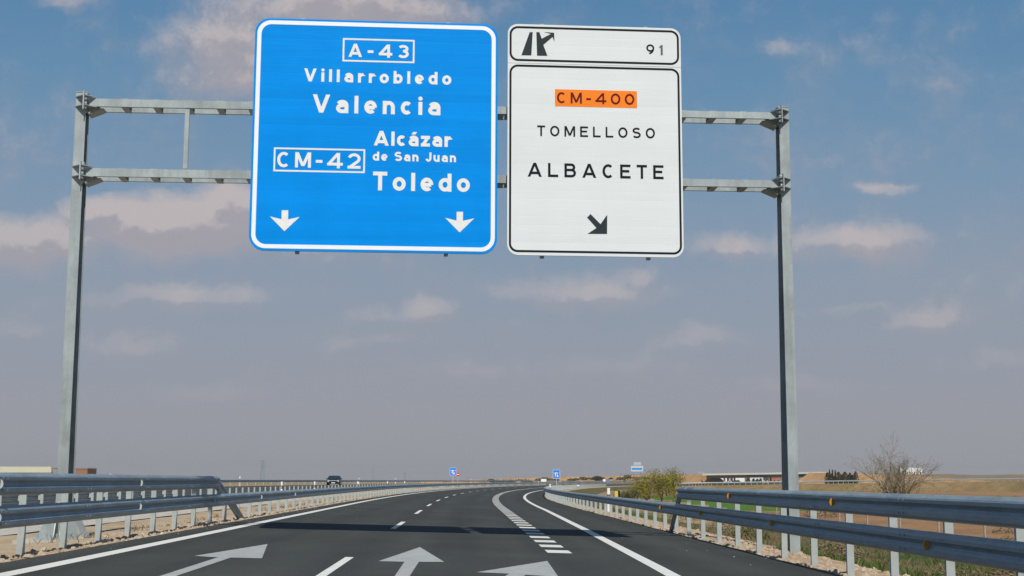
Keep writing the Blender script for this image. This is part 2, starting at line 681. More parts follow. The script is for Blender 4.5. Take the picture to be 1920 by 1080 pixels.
# ------------------------------------------------------------------ ground sheet with fields and the low hills
def hill(px):
    return interp(px, [(300, 0), (820, 0.5), (960, 5.0), (1100, 6.6), (1300, 9.0), (1600, 11.5), (1750, 12.5), (1920, 12.0), (2300, 15), (3000, 10), (3600, 0)])


def ground_z(xw, yw):
    r = math.hypot(xw, yw)
    z = -0.80
    if yw > 50 and r > 900:
        px = 960 + FPX * xw / yw
        f = min(1, max(0, (r - 900) / 1000.0))
        f = f * f * (3 - 2 * f)
        z += hill(px) * f * (1 + 0.07 * math.sin(px * 0.013) + 0.03 * math.sin(px * 0.047))
    return z


def ground():
    angs = [-180 + 6 * i for i in range(0, 22)] + [-48 + 0.75 * i for i in range(0, 129)] + [49 + 6 * i for i in range(0, 22)]
    angs = sorted(a for a in set(angs) if -180 <= a < 180)
    rs = [0.0, 6.0]
    r = 10.0
    while r < 4900:
        rs.append(r)
        r *= 1.055
    mb = MB()
    fm = []
    na = len(angs)
    for r in rs[1:]:
        for a in angs:
            t = math.radians(a)
            xw, yw = r * math.sin(t), r * math.cos(t)
            mb.v.append((xw, yw, ground_z(xw, yw)))
    mb.v.append((0, 0, -0.8))
    ctr = len(mb.v) - 1
    for k in range(na):
        mb.f.append((ctr, (k + 1) % na, k))
        fm.append(0)
    for i in range(len(rs) - 2):
        for k in range(na):
            a, b = i * na + k, i * na + (k + 1) % na
            mb.f.append((a, b, b + na, a + na))
            r = (rs[i + 1] + rs[i + 2]) / 2
            t = math.radians(angs[k])
            xw, yw = r * math.sin(t), r * math.cos(t)
            px = 960 + FPX * xw / yw if yw > 1 else -999
            m = 4
            r *= 1 + 0.05 * math.sin(px * 0.02 + 1) + 0.035 * math.sin(px * 0.057)
            if yw > 1 and xw > 0:
                if r < 100 and xw > 14:
                    m = 1
                if 95 < yw < 175 and 15 < xw < 29:
                    m = 2
                if 100 <= r < 150 and xw >= 24:
                    m = 1
                if 150 <= r < 215 and px > 1380:
                    m = 3
                if 215 <= r < 300 and px > 1380:
                    m = 1
                if 300 <= r < 900:
                    m = 3
                if r >= 900:
                    m = 3 if r < 1700 else 4
            elif yw > 1:
                m = 4 if r > 60 else 0
            if m == 4 and r < 60:
                m = 0
            fm.append(m)
    o = mb.build('ground', None, mats=[VERGE, BROWN, GREEN, OLIVE, TAN], fm=fm, smooth=True)
    tag(o, kind='structure')


ground()

# ------------------------------------------------------------------ carriageways, median, verge
SS = steps(-14, SMAX)
ribbon('road', SS, [-7.4, -5.0, -2.5, 0.0, 2.0, u_edge], ASPHALT, jit={5: 0.06})
ribbon('opposite_road', SS, [-29.0, -26, -23, -20, -16.5], ASPHALT)
ribbon('median', SS, [-16.6, -15.0, -13.5, -12.0, -10.0, -9.0, -8.3, lambda s: -7.3],
       SAND, zfun=lambda k, u, s: interp(u, MEDIAN) - (0.03 if k in (0, 7) else 0) + (random.uniform(-0.025, 0.035) if k not in (0, 7) and s < 160 else 0))
ribbon('far_verge', SS, [-36.0, -31.5, -29.0], OLIVE, zfun=lambda k, u, s: (-0.9, 0.42, 0.47)[k])
RV = [0.0, 0.35, 0.9, 1.7, 2.8, 4.5, 6.5]
RZ = [-0.135, -0.13, -0.17, -0.28, -0.55, -0.78, -0.86]
ribbon('shoulder', steps(-14, 420, 0.5, 6), [lambda s: u_edge(s) - 0.10, lambda s: u_edge(s) + 0.35, lambda s: u_edge(s) + 0.9, lambda s: u_edge(s) + 1.5],
       SHOULDER, zfun=lambda k, u, s: (-0.15, -0.125, -0.16, -0.26)[k] + (random.uniform(-0.02, 0.03) if s < 120 and k else 0), jit={3: 0.25})
ribbon('verge', steps(-14, 420, 1.0, 6), [lambda s: u_edge(s) + 0.7, lambda s: u_edge(s) + 1.5, lambda s: u_edge(s) + 2.8, lambda s: u_edge(s) + 4.5, lambda s: u_edge(s) + 6.5],
       VERGE, zfun=lambda k, u, s: (-0.24, -0.27, -0.55, -0.76, -0.86)[k] + (random.uniform(-0.05, 0.05) if 1 <= k <= 3 and s < 120 else 0))
# broken stone path edge in the median: a pale service strip
ribbon('median_path', steps(-14, 300, 2, 6), [-12.9, -11.3], CONCRETE, zfun=lambda k, u, s: 0.03)


# markings
def line(name, ss, uf, w, m=PAINT, label=None):
    o = ribbon(name, ss, [lambda s: (uf(s) if callable(uf) else uf) - w / 2, lambda s: (uf(s) if callable(uf) else uf) + w / 2], m, dz=0.004)
    if label:
        o['label'] = label
    return o


line('edge_line', SS, -6.72, 0.24, label='long unbroken white line beside the median guardrail')
line('edge_line', SS, u_right_line, 0.21, label='unbroken white line beside the asphalt hard shoulder')
line('edge_line', SS, -17.4, 0.2, label='white line along the far carriageway next to the median')
line('edge_line', SS, -27.0, 0.2, label='white line along the outer edge of the far carriageway')
DASH = [(2.0, 6.5), (15.0, 20.5), (32.4, 37.8), (46.8, 52.4)]
s_ = 60.8
while s_ < 260:
    DASH.append((s_, s_ + 5.5))
    s_ += 14.4
for i, (a, b) in enumerate(DASH):
    if i > 0:
        n = max(2, int((b - a)))
        o = line('lane_dash', [a + (b - a) * k / n for k in range(n + 1)], -3.33, 0.125)
        tag(o, group='dashed lane line')
        if i == 1:
            o['label'] = 'white lane dash nearest the straight lane arrow'
# rungs of the broad exit line
s_ = 23.3
k = 0
while s_ < 330:
    if s_ < 100:
        o = ribbon('exit_line_dash', [s_, s_ + 0.95], [-0.21, 0.21], PAINT, dz=0.004)
        tag(o, group='broad dashes of the exit line')
    s_ += 2.0
rest = MB()
while s_ > 0 and k < 1:
    k = 1
    q = 101.3
    while q < 330:
        a = [P(q, -0.21, None, 0.004), P(q, 0.21, None, 0.004), P(q + 0.95, 0.21, None, 0.004), P(q + 0.95, -0.21, None, 0.004)]
        rest.add(a, [(0, 1, 2, 3)])
        q += 2.0
tag(rest.build('exit_line', PAINT), kind='structure')


def flat_poly(name, pts, m, dz, label):
    mb = MB()
    vs = []
    for (xw, yw) in pts:
        # lateral offset of this point from the alignment
        s = yw
        for _ in range(4):
            ax_, ay_, th = axis(s)
            s += (yw - (ay_ - 0)) / math.cos(th) + (xw - ax_) * math.sin(th) * 0
        ax_, ay_, th = axis(s)
        u = (xw - ax_) / math.cos(th)
        vs.append((xw, yw, zroad(u) + dz))
    mb.add(vs, [tuple(range(len(vs)))])
    o = mb.build(name, m)
    tag(o, label, kind='structure')
    return o


flat_poly('lane_arrow', [(-1.60, 23.95), (-0.97, 19.86), (-1.33, 19.72), (-1.20, 15.4), (-1.37, 15.4), (-1.53, 19.64), (-1.90, 19.6)], ARROWPAINT, 0.004,
          'straight white arrow painted in the lane with the exit line')
flat_poly('lane_arrow', [(-4.19, 23.5), (-3.55, 19.5), (-3.985, 19.46), (-3.80, 14.5), (-3.97, 14.5), (-4.16, 19.42), (-4.54, 19.6)], ARROWPAINT, 0.004,
          'straight white arrow painted in the lane beside the median guardrail')
flat_poly('lane_arrow', [(0.55, 20.85), (0.60, 17.40), (0.19, 17.62), (-0.10, 15.3), (-0.42, 13.0), (-0.58, 13.1), (-0.28, 15.5), (-0.02, 17.75), (-0.45, 17.85)], ARROWPAINT, 0.004,
          'white painted arrow bending off toward the exit line')

# ------------------------------------------------------------------ sign gantry
PSI = 0.075
GP = Vector((0, 26.0, 0))
GG = 1.0085     # the frame stands a little behind the faces of the signs
gl = lambda z: EYE + (z - EYE) * GG
gan = empty('sign_gantry', tuple(GP), PSI, 'grey steel gantry of two posts and two crossbeams spanning the road', 'gantry')
FY = 0.22       # front plane of posts and front chords (local y)


def lpost(name, a0, zb, zt, depth_b, depth_t):
    mb = MB()
    w = 0.203
    x0, x1 = a0 - w / 2, a0 + w / 2
    tf = 0.022
    # I-section: two flanges tapering towards each other and a web, capped
    def slab(xa, xb, yb0, yb1, yt0, yt1):
        mb.add([(xa, yb0, zb), (xb, yb0, zb), (xb, yb1, zb), (xa, yb1, zb), (xa, yt0, zt), (xb, yt0, zt), (xb, yt1, zt), (xa, yt1, zt)],
               [(0, 3, 2, 1), (4, 5, 6, 7), (0, 1, 5, 4), (1, 2, 6, 5), (2, 3, 7, 6), (3, 0, 4, 7)])
    slab(x0, x1, FY, FY + tf, FY, FY + tf)
    slab(x0, x1, FY + depth_b - tf, FY + depth_b, FY + depth_t - tf, FY + depth_t)
    slab(a0 - 0.012, a0 + 0.012, FY + tf + 0.001, FY + depth_b - tf - 0.001, FY + tf + 0.001, FY + depth_t - tf - 0.001)
    mb.box((a0, FY + depth_t / 2, zt + 0.008), (w + 0.01, depth_t + 0.02, 0.012))
    return mb.build(name, GALV, gan)


AL, AR = -8.40 * GG, 5.52 * GG
pl_ = lpost('post', AL, 0.10, gl(8.66), 0.56, 0.26)
pl_['label'] = 'gantry post standing in the median'
pr_ = lpost('post', AR, -0.45, gl(8.70), 0.52, 0.26)
pr_['label'] = 'gantry post standing behind the two tier guardrail'
# foot of the median post
mb = MB()
mb.box((AL, FY + 0.28, 0.10), (0.86, 1.0, 0.03))
foot = mb.build('base_plate', GALV, pl_)
for (dx, dy, ang) in ((-0.103, 0.03, 0), (-0.103, 0.50, 0), (0.103, 0.03, 1), (0.103, 0.50, 1)):
    mb = MB()
    sgn = -1 if ang == 0 else 1
    mb.prism([(0, 0.116), (sgn * 0.30, 0.116), (sgn * 0.30, 0.17), (0, 0.78)], (0, 0.02, 0), (AL + dx, FY + dy - 0.01, 0))
    mb.build('gusset', GALV, pl_)
for dx in (-0.05, 0.06):
    mb = MB()
    mb.prism([(0, 0.116), (-0.28, 0.116), (-0.28, 0.17), (0, 0.78)], (0.02, 0, 0), (AL + dx, FY, 0), X=(0, 1, 0))
    mb.build('gusset', GALV, pl_)
for dx in (-0.36, -0.2, 0.0, 0.2, 0.36):
    for dy in (-0.17, 0.73):
        mb = MB()
        mb.tube([(AL + dx, FY + dy, 0.115), (AL + dx, FY + dy, 0.20)], 0.022, 8)
        mb.build('anchor_bolt', GALV, pl_)
mb = MB()
mb.prism(rrect(-0.75, -0.75, 0.75, 0.75, 0.04, 3), (0, 0, 0.40), (AL, FY + 0.28, -0.316), X=(1, 0, 0), Y=(0, 1, 0))
mb.build('footing', CONCRETE, gan)


def crossbeam(ztop_l, ztop_r, zbot_l, zbot_r):
    a0, a1 = AL + 0.16, AR - 0.16
    N = 26
    beam = None
    fr = MB()
    rr = MB()
    def zt(a):
        f = (a - a0) / (a1 - a0)
        return ztop_l + (ztop_r - ztop_l) * f, zbot_l + (zbot_r - zbot_l) * f
    for mbx, yo in ((fr, FY), (rr, FY + 0.40)):
        zl0, zl1 = zt(a0), zt(a1)
        d = 0.06
        y0, y1 = yo, yo + d
        mbx.add([(a0, y0, zl0[1]), (a1, y0, zl1[1]), (a1, y1, zl1[1]), (a0, y1, zl0[1]), (a0, y0, zl0[0]), (a1, y0, zl1[0]), (a1, y1, zl1[0]), (a0, y1, zl0[0])],
                [(0, 3, 2, 1), (4, 5, 6, 7), (0, 1, 5, 4), (1, 2, 6, 5), (2, 3, 7, 6), (3, 0, 4, 7)])
    beam = fr.build('crossbeam', GALV, gan)
    rr.build('rear_chord', GALV, beam)
    n = int((a1 - a0) / 0.62)
    for k in range(n + 1):
        a = a0 + 0.06 + (a1 - a0 - 0.12) * k / n
        zz = zt(a)
        b = MB()
        b.box((a, FY + 0.23, zz[1] - 0.006), (0.13, 0.44, 0.008))
        b.build('batten', GALV, beam)
        b = MB()
        b.box((a, FY + 0.23, zz[0] + 0.006), (0.13, 0.44, 0.008))
        b.build('batten', GALV, beam)
    # end joints: flange plates, gussets and bolts
    for sd, ap in ((1, AL), (-1, AR)):
        zz = zt(a0 if sd > 0 else a1)
        mid = (zz[0] + zz[1]) / 2
        j = MB()
        xp = ap + sd * 0.085
        j.box((xp, FY - 0.09, mid), (0.022, 0.18, 0.36))
        jo = j.build('end_plate', GALV, beam)
        j = MB()
        j.box((xp + sd * 0.025, FY + 0.23, mid), (0.02, 0.46, 0.40))
        j.build('end_plate', GALV, beam)
        for zc in (zz[0] + 0.02, zz[1] - 0.02):
            g = MB()
            g.prism([(0, 0), (-sd * 0.19, 0.0), (0, -0.17)], (0, 0, 0.014), (xp - sd * 0.012, FY - 0.001, zc), X=(1, 0, 0), Y=(0, 1, 0))
            g.prism([(sd * 0.02, 0), (sd * 0.22, 0.0), (sd * 0.02, -0.17)], (0, 0, 0.014), (xp, FY - 0.001, zc), X=(1, 0, 0), Y=(0, 1, 0))
            g.build('gusset', GALV, beam)
        g = MB()
        g.prism([(0, 0), (sd * 0.30, 0), (sd * 0.24, -0.03), (0, -0.13)], (0, 0.30, 0), (xp + sd * 0.036, FY + 0.10, zz[1] - 0.012))
        g.build('haunch', GALV, beam)
        for q in range(4):
            b = MB()
            zc = mid - 0.135 + 0.09 * q
            b.tube([(xp + sd * 0.013, FY - 0.10, zc), (xp + sd * 0.05, FY - 0.10, zc)], 0.026, 6)
            b.build('bolt', BOLTM, beam)
    return beam


ub = crossbeam(gl(8.54), gl(8.585), gl(8.385), gl(8.45))
ub['label'] = 'upper of the two gantry crossbeams'
lb = crossbeam(gl(7.155), gl(7.18), gl(6.995), gl(7.035))
lb['label'] = 'lower of the two gantry crossbeams'
for a in (-6.36,):
    mb = MB()
    mb.box((a * GG, FY + 0.03, gl((8.39 + 7.165) / 2)), (0.085, 0.05, (8.37 - 7.175) * GG))
    mb.build('strut', GALV, gan)


# ------------------------------------------------------------------ big signs
def arc(cx, cy, rx, ry, a0, a1, n=14):
    return [(cx + rx * math.cos(math.radians(a0 + (a1 - a0) * k / n)), cy + ry * math.sin(math.radians(a0 + (a1 - a0) * k / n))) for k in range(n + 1)]


GLYPHW = dict(A=1.0, B=.82, C=.82, E=.74, J=.62, L=.72, M=1.0, O=.87, S=.78, T=.74, V=.93, a=.65, b=.67, c=.62, d=.67, e=.66, i=.23, l=.23, n=.64, o=.68, r=.45, u=.64, z=.60)
GLYPHW.update({'-': .42, ' ': .30, '0': .86, '2': .82, '3': .82, '4': .98, '9': .78, '\u00e1': .65})


def glyph(ch, t):
    """strokes of one letter, cap height 1: ('s', path) is a stroke of width t, ('d', a, b) a diagonal cut level at both ends, ('o', x, y, r) a dot"""
    W = GLYPHW[ch]
    if ch in 'il':
        W = t
    l, r, b, T = t / 2, W - t / 2, t / 2, 1 - t / 2
    x = 0.73 - t / 2
    c, lw = W / 2, W / 2 - t / 2
    S_ = lambda *p: ('s', list(p))
    low = [('s', arc(c, 0.365, lw, 0.365 - t / 2, 0, 360, 26))]
    if ch == 'A':
        h = t * 0.56
        return [('d', (h, 0), (c, 1)), ('d', (W - h, 0), (c, 1)), S_((0.2 * W, .27), (0.8 * W, .27))], W
    if ch == 'V':
        h = t * 0.56
        return [('d', (c, 0), (h, 1)), ('d', (c, 0), (W - h, 1))], W
    if ch == 'M':
        return [S_((l, 0), (l, 1)), S_((r, 0), (r, 1)), ('d', (c, 0.10), (l + t * 0.15, 1)), ('d', (c, 0.10), (r - t * 0.15, 1))], W
    if ch == 'B':
        k1, k2 = (T - .53) / 2, (.53 - b) / 2
        return [S_((l, 0), (l, 1)), ('s', [(l, T)] + arc(r - .05 - k1, T - k1, k1, k1, 90, -90) + [(l, .53)]), ('s', [(l, .53)] + arc(r - k2, b + k2, k2, k2, 90, -90) + [(l, b)])], W
    if ch in 'OQ0':
        return [('s', arc(c, .5, lw, .5 - t / 2, 0, 360, 34))], W
    if ch == 'C':
        return [('s', arc(c, .5, lw, .5 - t / 2, 48, 312, 26))], W
    if ch == 'E':
        return [S_((l, 0), (l, 1)), S_((l, T), (W, T)), S_((l, .52), (W * .88, .52)), S_((l, b), (W, b))], W
    if ch == 'L':
        return [S_((l, 0), (l, 1)), S_((l, b), (W, b))], W
    if ch == 'T':
        return [S_((0, T), (W, T)), S_((c, 0), (c, T))], W
    if ch == 'J':
        return [('s', [(r, 1), (r, b + .28)] + arc(c, b + .28, lw, .28, 0, -165))], W
    if ch == 'S':
        k1, k2 = (T - .52) / 2, (.52 - b) / 2
        return [('s', arc(c, T - k1, lw * .96, k1, 30, 270, 18) + arc(c, b + k2, lw, k2, 90, -150, 18)[1:])], W
    if ch == '2':
        return [('s', arc(c, T - .26, lw, .26, 165, -38, 18) + [(l + t * .25, b)]), S_((0, b), (W, b))], W
    if ch == '3':
        k1, k2 = (T - .53) / 2, (.53 - b) / 2
        return [('s', arc(c - .02, T - k1, lw - .02, k1, 150, -90, 18)), ('s', arc(c - .02, b + k2, lw, k2, 90, -152, 18))], W
    if ch == '4':
        sx = W * .72
        return [S_((sx, 0), (sx, 1)), S_((0, .27), (W, .27)), ('d', (t * .5, .27), (sx, 1))], W
    if ch == '9':
        return [('s', arc(c, T - .29, lw, .29, 0, 360, 26)), ('s', [(r, T - .29)] + arc(l + .12, T - .30, r - l - .12, T - .30 - b, 0, -80, 14))], W
    if ch == '-':
        return [S_((0, .43), (W, .43))], W
    if ch in 'a\u00e1':
        top = .43
        k = (top - b) / 2
        g = [('s', arc(c, x - .20, lw, .20, 155, 0, 14) + [(r, 0)]), ('s', [(r, top)] + arc(l + .20, b + k, .20, k, 90, 270, 12) + [(r, b)])]
        if ch != 'a':
            g.append(('d', (c - .02, .80), (c + .10, .98)))
        return g, W
    if ch == 'b':
        return low + [S_((l, 0), (l, .97))], W
    if ch == 'd':
        return low + [S_((r, 0), (r, .97))], W
    if ch == 'o':
        return low, W
    if ch == 'c':
        return [('s', arc(c, .365, lw, .365 - t / 2, 45, 315, 22))], W
    if ch == 'e':
        return [('s', arc(c, .365, lw, .365 - t / 2, -5, 312, 26)), S_((l, .345), (r, .345))], W
    if ch == 'i':
        return [S_((l, 0), (l, .72)), ('o', l, .90, t * .56)], W
    if ch == 'l':
        return [S_((l, 0), (l, .97))], W
    if ch == 'n':
        return [S_((l, 0), (l, .73)), ('s', arc(c, x - .24, lw, .24, 180, 0) + [(r, 0)])], W
    if ch == 'u':
        return [S_((r, 0), (r, .73)), ('s', [(l, .73)] + arc(c, b + .24, lw, .24, 180, 360))], W
    if ch == 'r':
        return [S_((l, 0), (l, .73)), ('s', arc(l + .28, x - .26, .28, .26, 180, 78, 8) + [(W, x)])], W
    if ch == 'z':
        return [S_((0, x), (W, x)), S_((0, b), (W, b)), ('d', (t * .62, b), (W - t * .62, x))], W
    return [], W


def lettering(txt, parent, box, m, y, weight=0.2):
    """box: (x0, z0, x1, z1) from baseline to cap height, in the sign's own metres; the spacing fills the width"""
    h = box[3] - box[1]
    gl_ = [glyph(ch, weight) for ch in txt]
    gap = ((box[2] - box[0]) / h - sum(w for _, w in gl_)) / max(1, len(txt) - 1)
    mb = MB()
    pen = 0.0
    q = 0
    def put(pts, faces):
        nonlocal q
        mb.add([(box[0] + px_ * h, y - 0.00015 * (q % 6), box[1] + pz_ * h) for px_, pz_ in pts], faces)
        q += 1
    for strokes, w in gl_:
        for st in strokes:
            if st[0] == 's':
                path = [Vector((p[0] + pen, p[1])) for p in st[1]]
                closed = (path[0] - path[-1]).length < 1e-6
                L_, R_ = [], []
                n = len(path)
                for k in range(n):
                    if closed:
                        d0, d1 = path[k] - path[k - 1 if k else n - 2], path[k + 1 if k < n - 1 else 1] - path[k]
                    else:
                        d0, d1 = path[k] - path[max(k - 1, 0)], path[min(k + 1, n - 1)] - path[k]
                    d0 = d0.normalized() if d0.length else d1.normalized()
                    d1 = d1.normalized() if d1.length else d0
                    a = (d0 + d1).normalized()
                    mi = min(2.0, 1 / max(0.4, a.dot(d1)))
                    nn = Vector((-a.y, a.x)) * (weight / 2 * mi)
                    L_.append(path[k] + nn)
                    R_.append(path[k] - nn)
                put([tuple(p) for p in L_ + R_], [(k, n + k, n + k + 1, k + 1) for k in range(n - 1)])
            elif st[0] == 'd':
                a, b = Vector((st[1][0] + pen, st[1][1])), Vector((st[2][0] + pen, st[2][1]))
                hw = weight / 2 * (b - a).length / abs(b.y - a.y)
                put([(a.x - hw, a.y), (a.x + hw, a.y), (b.x + hw, b.y), (b.x - hw, b.y)], [(0, 1, 2, 3)])
            else:
                put([(st[1] + pen + st[3] * math.cos(k * math.pi / 8), st[2] + st[3] * math.sin(k * math.pi / 8)) for k in range(16)], [tuple(range(16))])
        pen += w + gap
    return mb.build('lettering', m, parent)


SCB = 462.0 / 4.816      # photo pixels per metre on the blue sign
bx = lambda px, py: ((px - 702.7), (256.2 - (py - 0.0175 * (px - 702.7))))
B0 = (-2.705, 7.93)


def bl(px, py):
    q = bx(px, py)
    return q[0] / SCB, q[1] / SCB


blue = empty('direction_sign', tuple(GP + Vector((math.cos(PSI) * B0[0], math.sin(PSI) * B0[0], B0[1]))), PSI,
             'large blue motorway direction sign reading Villarrobledo Valencia Toledo hanging from the gantry', 'road sign')
WB, HB = 4.816 / 2, 4.677 / 2
mb = MB()
mb.prism(rrect(-WB, -HB, WB, HB, 0.30, 9), (0, 0.05, 0))
mb.build('panel', SIGNBLUE, blue)
mb = MB()
mb.ring(rrect(-WB + 0.045, -HB + 0.045, WB - 0.045, HB - 0.045, 0.27, 9), rrect(-WB + 0.125, -HB + 0.125, WB - 0.125, HB - 0.125, 0.20, 9), (0, 0.003, 0), (0, -0.004, 0))
mb.build('border', BORDERWHITE, blue)


def word(txt, cx, cy, w, h, m, parent, conv, scale, weight, y=-0.0045):
    c = conv(cx, cy)
    return lettering(txt, parent, (c[0] - w / scale / 2, c[1] - h / scale / 2, c[0] + w / scale / 2, c[1] + h / scale / 2), m, y, weight)


word('A-43', 705.9, 91.2, 115, 26, LETTERWHITE, blue, bl, SCB, 0.2)
word('Villarrobledo', 705.2, 141.8, 279, 25.5, LETTERWHITE, blue, bl, SCB, 0.215)
word('Valencia', 703.8, 197.2, 241.5, 35.5, LETTERWHITE, blue, bl, SCB, 0.205)
word('Alc\u00e1zar', 772.6, 263.2, 146.4, 28.5, LETTERWHITE, blue, bl, SCB, 0.215)
word('de San Juan', 776.5, 297.8, 157, 18.0, LETTERWHITE, blue, bl, SCB, 0.215)
word('Toledo', 790.5, 346.2, 182.3, 36.0, LETTERWHITE, blue, bl, SCB, 0.205)
word('CM-42', 597.7, 305.3, 155.4, 29.5, LETTERWHITE, blue, bl, SCB, 0.185)


def frame(cx, cy, w, h, t, m, parent, conv, scale):
    c = conv(cx, cy)
    w, h, t = w / scale / 2, h / scale / 2, t / scale
    mb = MB()
    mb.ring([(c[0] - w, c[1] - h), (c[0] + w, c[1] - h), (c[0] + w, c[1] + h), (c[0] - w, c[1] + h)],
            [(c[0] - w + t, c[1] - h + t), (c[0] + w - t, c[1] - h + t), (c[0] + w - t, c[1] + h - t), (c[0] - w + t, c[1] + h - t)], (0, 0.003, 0), (0, -0.004, 0))
    return mb.build('route_frame', m, parent)


frame(705.7, 90.6, 136.5, 46, 3.2, LETTERWHITE, blue, bl, SCB)
frame(598.5, 305.2, 170.5, 46, 3.2, LETTERWHITE, blue, bl, SCB)


def sym(pts, m, parent, conv, name='arrow'):
    mb = MB()
    mb.prism([conv(*p) for p in pts], (0, 0.003, 0), (0, -0.004, 0))
    return recalc(mb.build(name, m, parent))


for cx, dy in ((537, 0), (863.2, 2.6)):
    sym([(cx - 6, 401 + dy), (cx + 6, 401 + dy), (cx + 6, 418.5 + dy), (cx + 27.5, 413.5 + dy), (cx, 440.6 + dy), (cx - 27.5, 412.7 + dy), (cx - 6, 418 + dy)], LETTERWHITE, blue, bl)


def channels(parent, xs, hz, yb):
    for x in xs:
        mb = MB()
        mb.prism([(-0.04, 0), (0.04, 0), (0.04, 0.10), (-0.04, 0.10)], (0, 0, 2 * hz + 0.075), (x, yb, -hz - 0.04), X=(1, 0, 0), Y=(0, 1, 0))
        mb.build('mounting_channel', GALV, parent)


channels(blue, (-1.48, 1.41), HB, 0.055)

SCW = 327.5 / 3.51
W0 = (1.656, 7.935)
white = empty('exit_sign', tuple(GP + Vector((math.cos(PSI) * W0[0], math.sin(PSI) * W0[0], W0[1]))), PSI,
              'large white exit sign reading Tomelloso Albacete hanging from the gantry beside the blue sign', 'road sign')
SHW = 0.0225


def wh(px, py):
    return (px - 1115.2) / SCW, (264.7 - (py - SHW * (px - 1115.2))) / SCW


WW, HW = 3.51 / 2, 4.712 / 2
zd = wh(1115, 120.8)[1]
mb = MB()
mb.prism(rrect(-WW, zd + 0.004, WW, HW, 0.20, 9)[:18] + [(-WW, zd + 0.004), (WW, zd + 0.004)], (0, 0.05, 0))
up = mb.build('exit_number_panel', SIGNWHITE, white)
mb = MB()
mb.prism([(WW, zd - 0.004), (-WW, zd - 0.004)] + rrect(-WW, -HW, WW, zd - 0.004, 0.22, 9)[18:], (0, 0.05, 0))
lo = mb.build('main_panel', SIGNWHITE, white)


def wborder(x0, z0, x1, z1, r, t, parent):
    mb = MB()
    mb.ring(rrect(x0, z0, x1, z1, r, 9), rrect(x0 + t, z0 + t, x1 - t, z1 - t, r - t, 9), (0, 0.003, 0), (0, -0.004, 0))
    mb.build('border', LETTERBLACK, parent)


wborder(-WW + 0.035, zd + 0.045, WW - 0.035, HW - 0.045, 0.17, 0.042, up)
wborder(-WW + 0.035, -HW + 0.06, WW - 0.035, zd - 0.03, 0.17, 0.042, lo)
sym([(992.5, 57.4), (998.2, 57.4), (995.7, 102.5), (977, 102.3)], SYMBOLBLACK, up, wh, 'exit_symbol')
sym([(1005, 57.4), (1010.8, 57.4), (1015.2, 70.0), (1033, 60.4), (1031, 60), (1019.5, 57.0), (1038.6, 58.4), (1039.2, 75.6), (1035.6, 66.5), (1018.2, 82), (1025.9, 103.3), (1006.4, 103.0)],
    SYMBOLBLACK, up, wh, 'exit_symbol')
lettering('9', up, (wh(1221, 89.7)[0] - 7.8 / SCW, wh(1221, 89.7)[1] - 9.75 / SCW, wh(1221, 89.7)[0] + 7.8 / SCW, wh(1221, 89.7)[1] + 9.75 / SCW), LETTERBLACK, -0.0045, 0.16)
sym([(1240.6, 101.0), (1244.6, 101.0), (1244.6, 81.0), (1241.9, 81.0), (1238.0, 84.6), (1238.0, 87.6), (1240.6, 86.0)], FADEDBLACK, up, wh, 'numeral')
c = wh(1117.2, 185.8)
mb = MB()
mb.prism([(c[0] - 77.2 / SCW, c[1] - 16.3 / SCW), (c[0] + 77.2 / SCW, c[1] - 16.3 / SCW), (c[0] + 77.2 / SCW, c[1] + 16.3 / SCW), (c[0] - 77.2 / SCW, c[1] + 16.3 / SCW)], (0, 0.003, 0), (0, -0.004, 0))
mb.build('route_plate', ORANGE, lo)
word('CM-400', 1116.6, 185.6, 145.6, 21, MAROON, lo, wh, SCW, 0.165, y=-0.008)
word('TOMELLOSO', 1117.2, 249.8, 221, 20, LETTERBLACK, lo, wh, SCW, 0.165)
word('ALBACETE', 1116, 324, 254, 26.3, LETTERBLACK, lo, wh, SCW, 0.175)
sym([(1105.6, 405.4), (1124.1, 424.6), (1136.7, 406.7), (1136.2, 442.9), (1100, 442.5), (1116.6, 431.6), (1099.2, 412.0)], SYMBOLBLACK, lo, wh)
channels(white, (-1.06, 1.06), HW, 0.055)

# ------------------------------------------------------------------ guardrails
def wprof(d, z0, h=0.27, dep=0.078):
    k = h / 0.27
    pts = [(0, 0), (0.5, .012), (1, .04), (1, .09), (0.6, .115), (0.45, .135), (0.6, .155), (1, .18), (1, .215), (0.86, .235), (0.3, .266), (0.0, .27)]
    a = [(d * dep * p, z0 + q * k) for p, q in pts]
    b = [(p - d * 0.006, q) for p, q in reversed(a)]
    return a + b


def rail_frames(s0, s1, u, near=2.0, far=8.0, zfun=None, z0=None):
    fr = []
    for s in steps(s0, s1, near, far):
        uu = u(s) if callable(u) else u
        th = heading(s)
        p = P(s, uu, z0)
        if zfun:
            p.z += zfun(s)
        fr.append((p, (math.cos(th), -math.sin(th), 0), (0, 0, 1)))
    return fr


def c_post(h, w=0.10, fl=0.055, deep=0.35):
    t = 0.006
    mb = MB()
    pr = [(-w / 2, 0), (w / 2, 0), (w / 2, fl), (w / 2 - 0.02, fl), (w / 2 - 0.02, fl - t), (w / 2 - t, fl - t), (w / 2 - t, t), (-w / 2 + t, t), (-w / 2 + t, fl - t), (-w / 2 + 0.02, fl - t), (-w / 2 + 0.02, fl), (-w / 2, fl)]
    mb.prism(pr, (0, 0, h + deep), (0, 0, -deep), X=(1, 0, 0), Y=(0, 1, 0))
    return recalc(mb.build('post', POSTM))


def halfdisc(d):
    mb = MB()
    pts = [(d * 0.068 * math.cos(math.radians(a)) * 0.9, 0.068 * math.sin(math.radians(a))) for a in range(-90, 91, 15)]
    pts.append((-d * 0.012, 0.05))
    pts.append((-d * 0.012, -0.05))
    mb.prism(pts, (0, 0.012, 0), (0, 0, 0))
    return mb


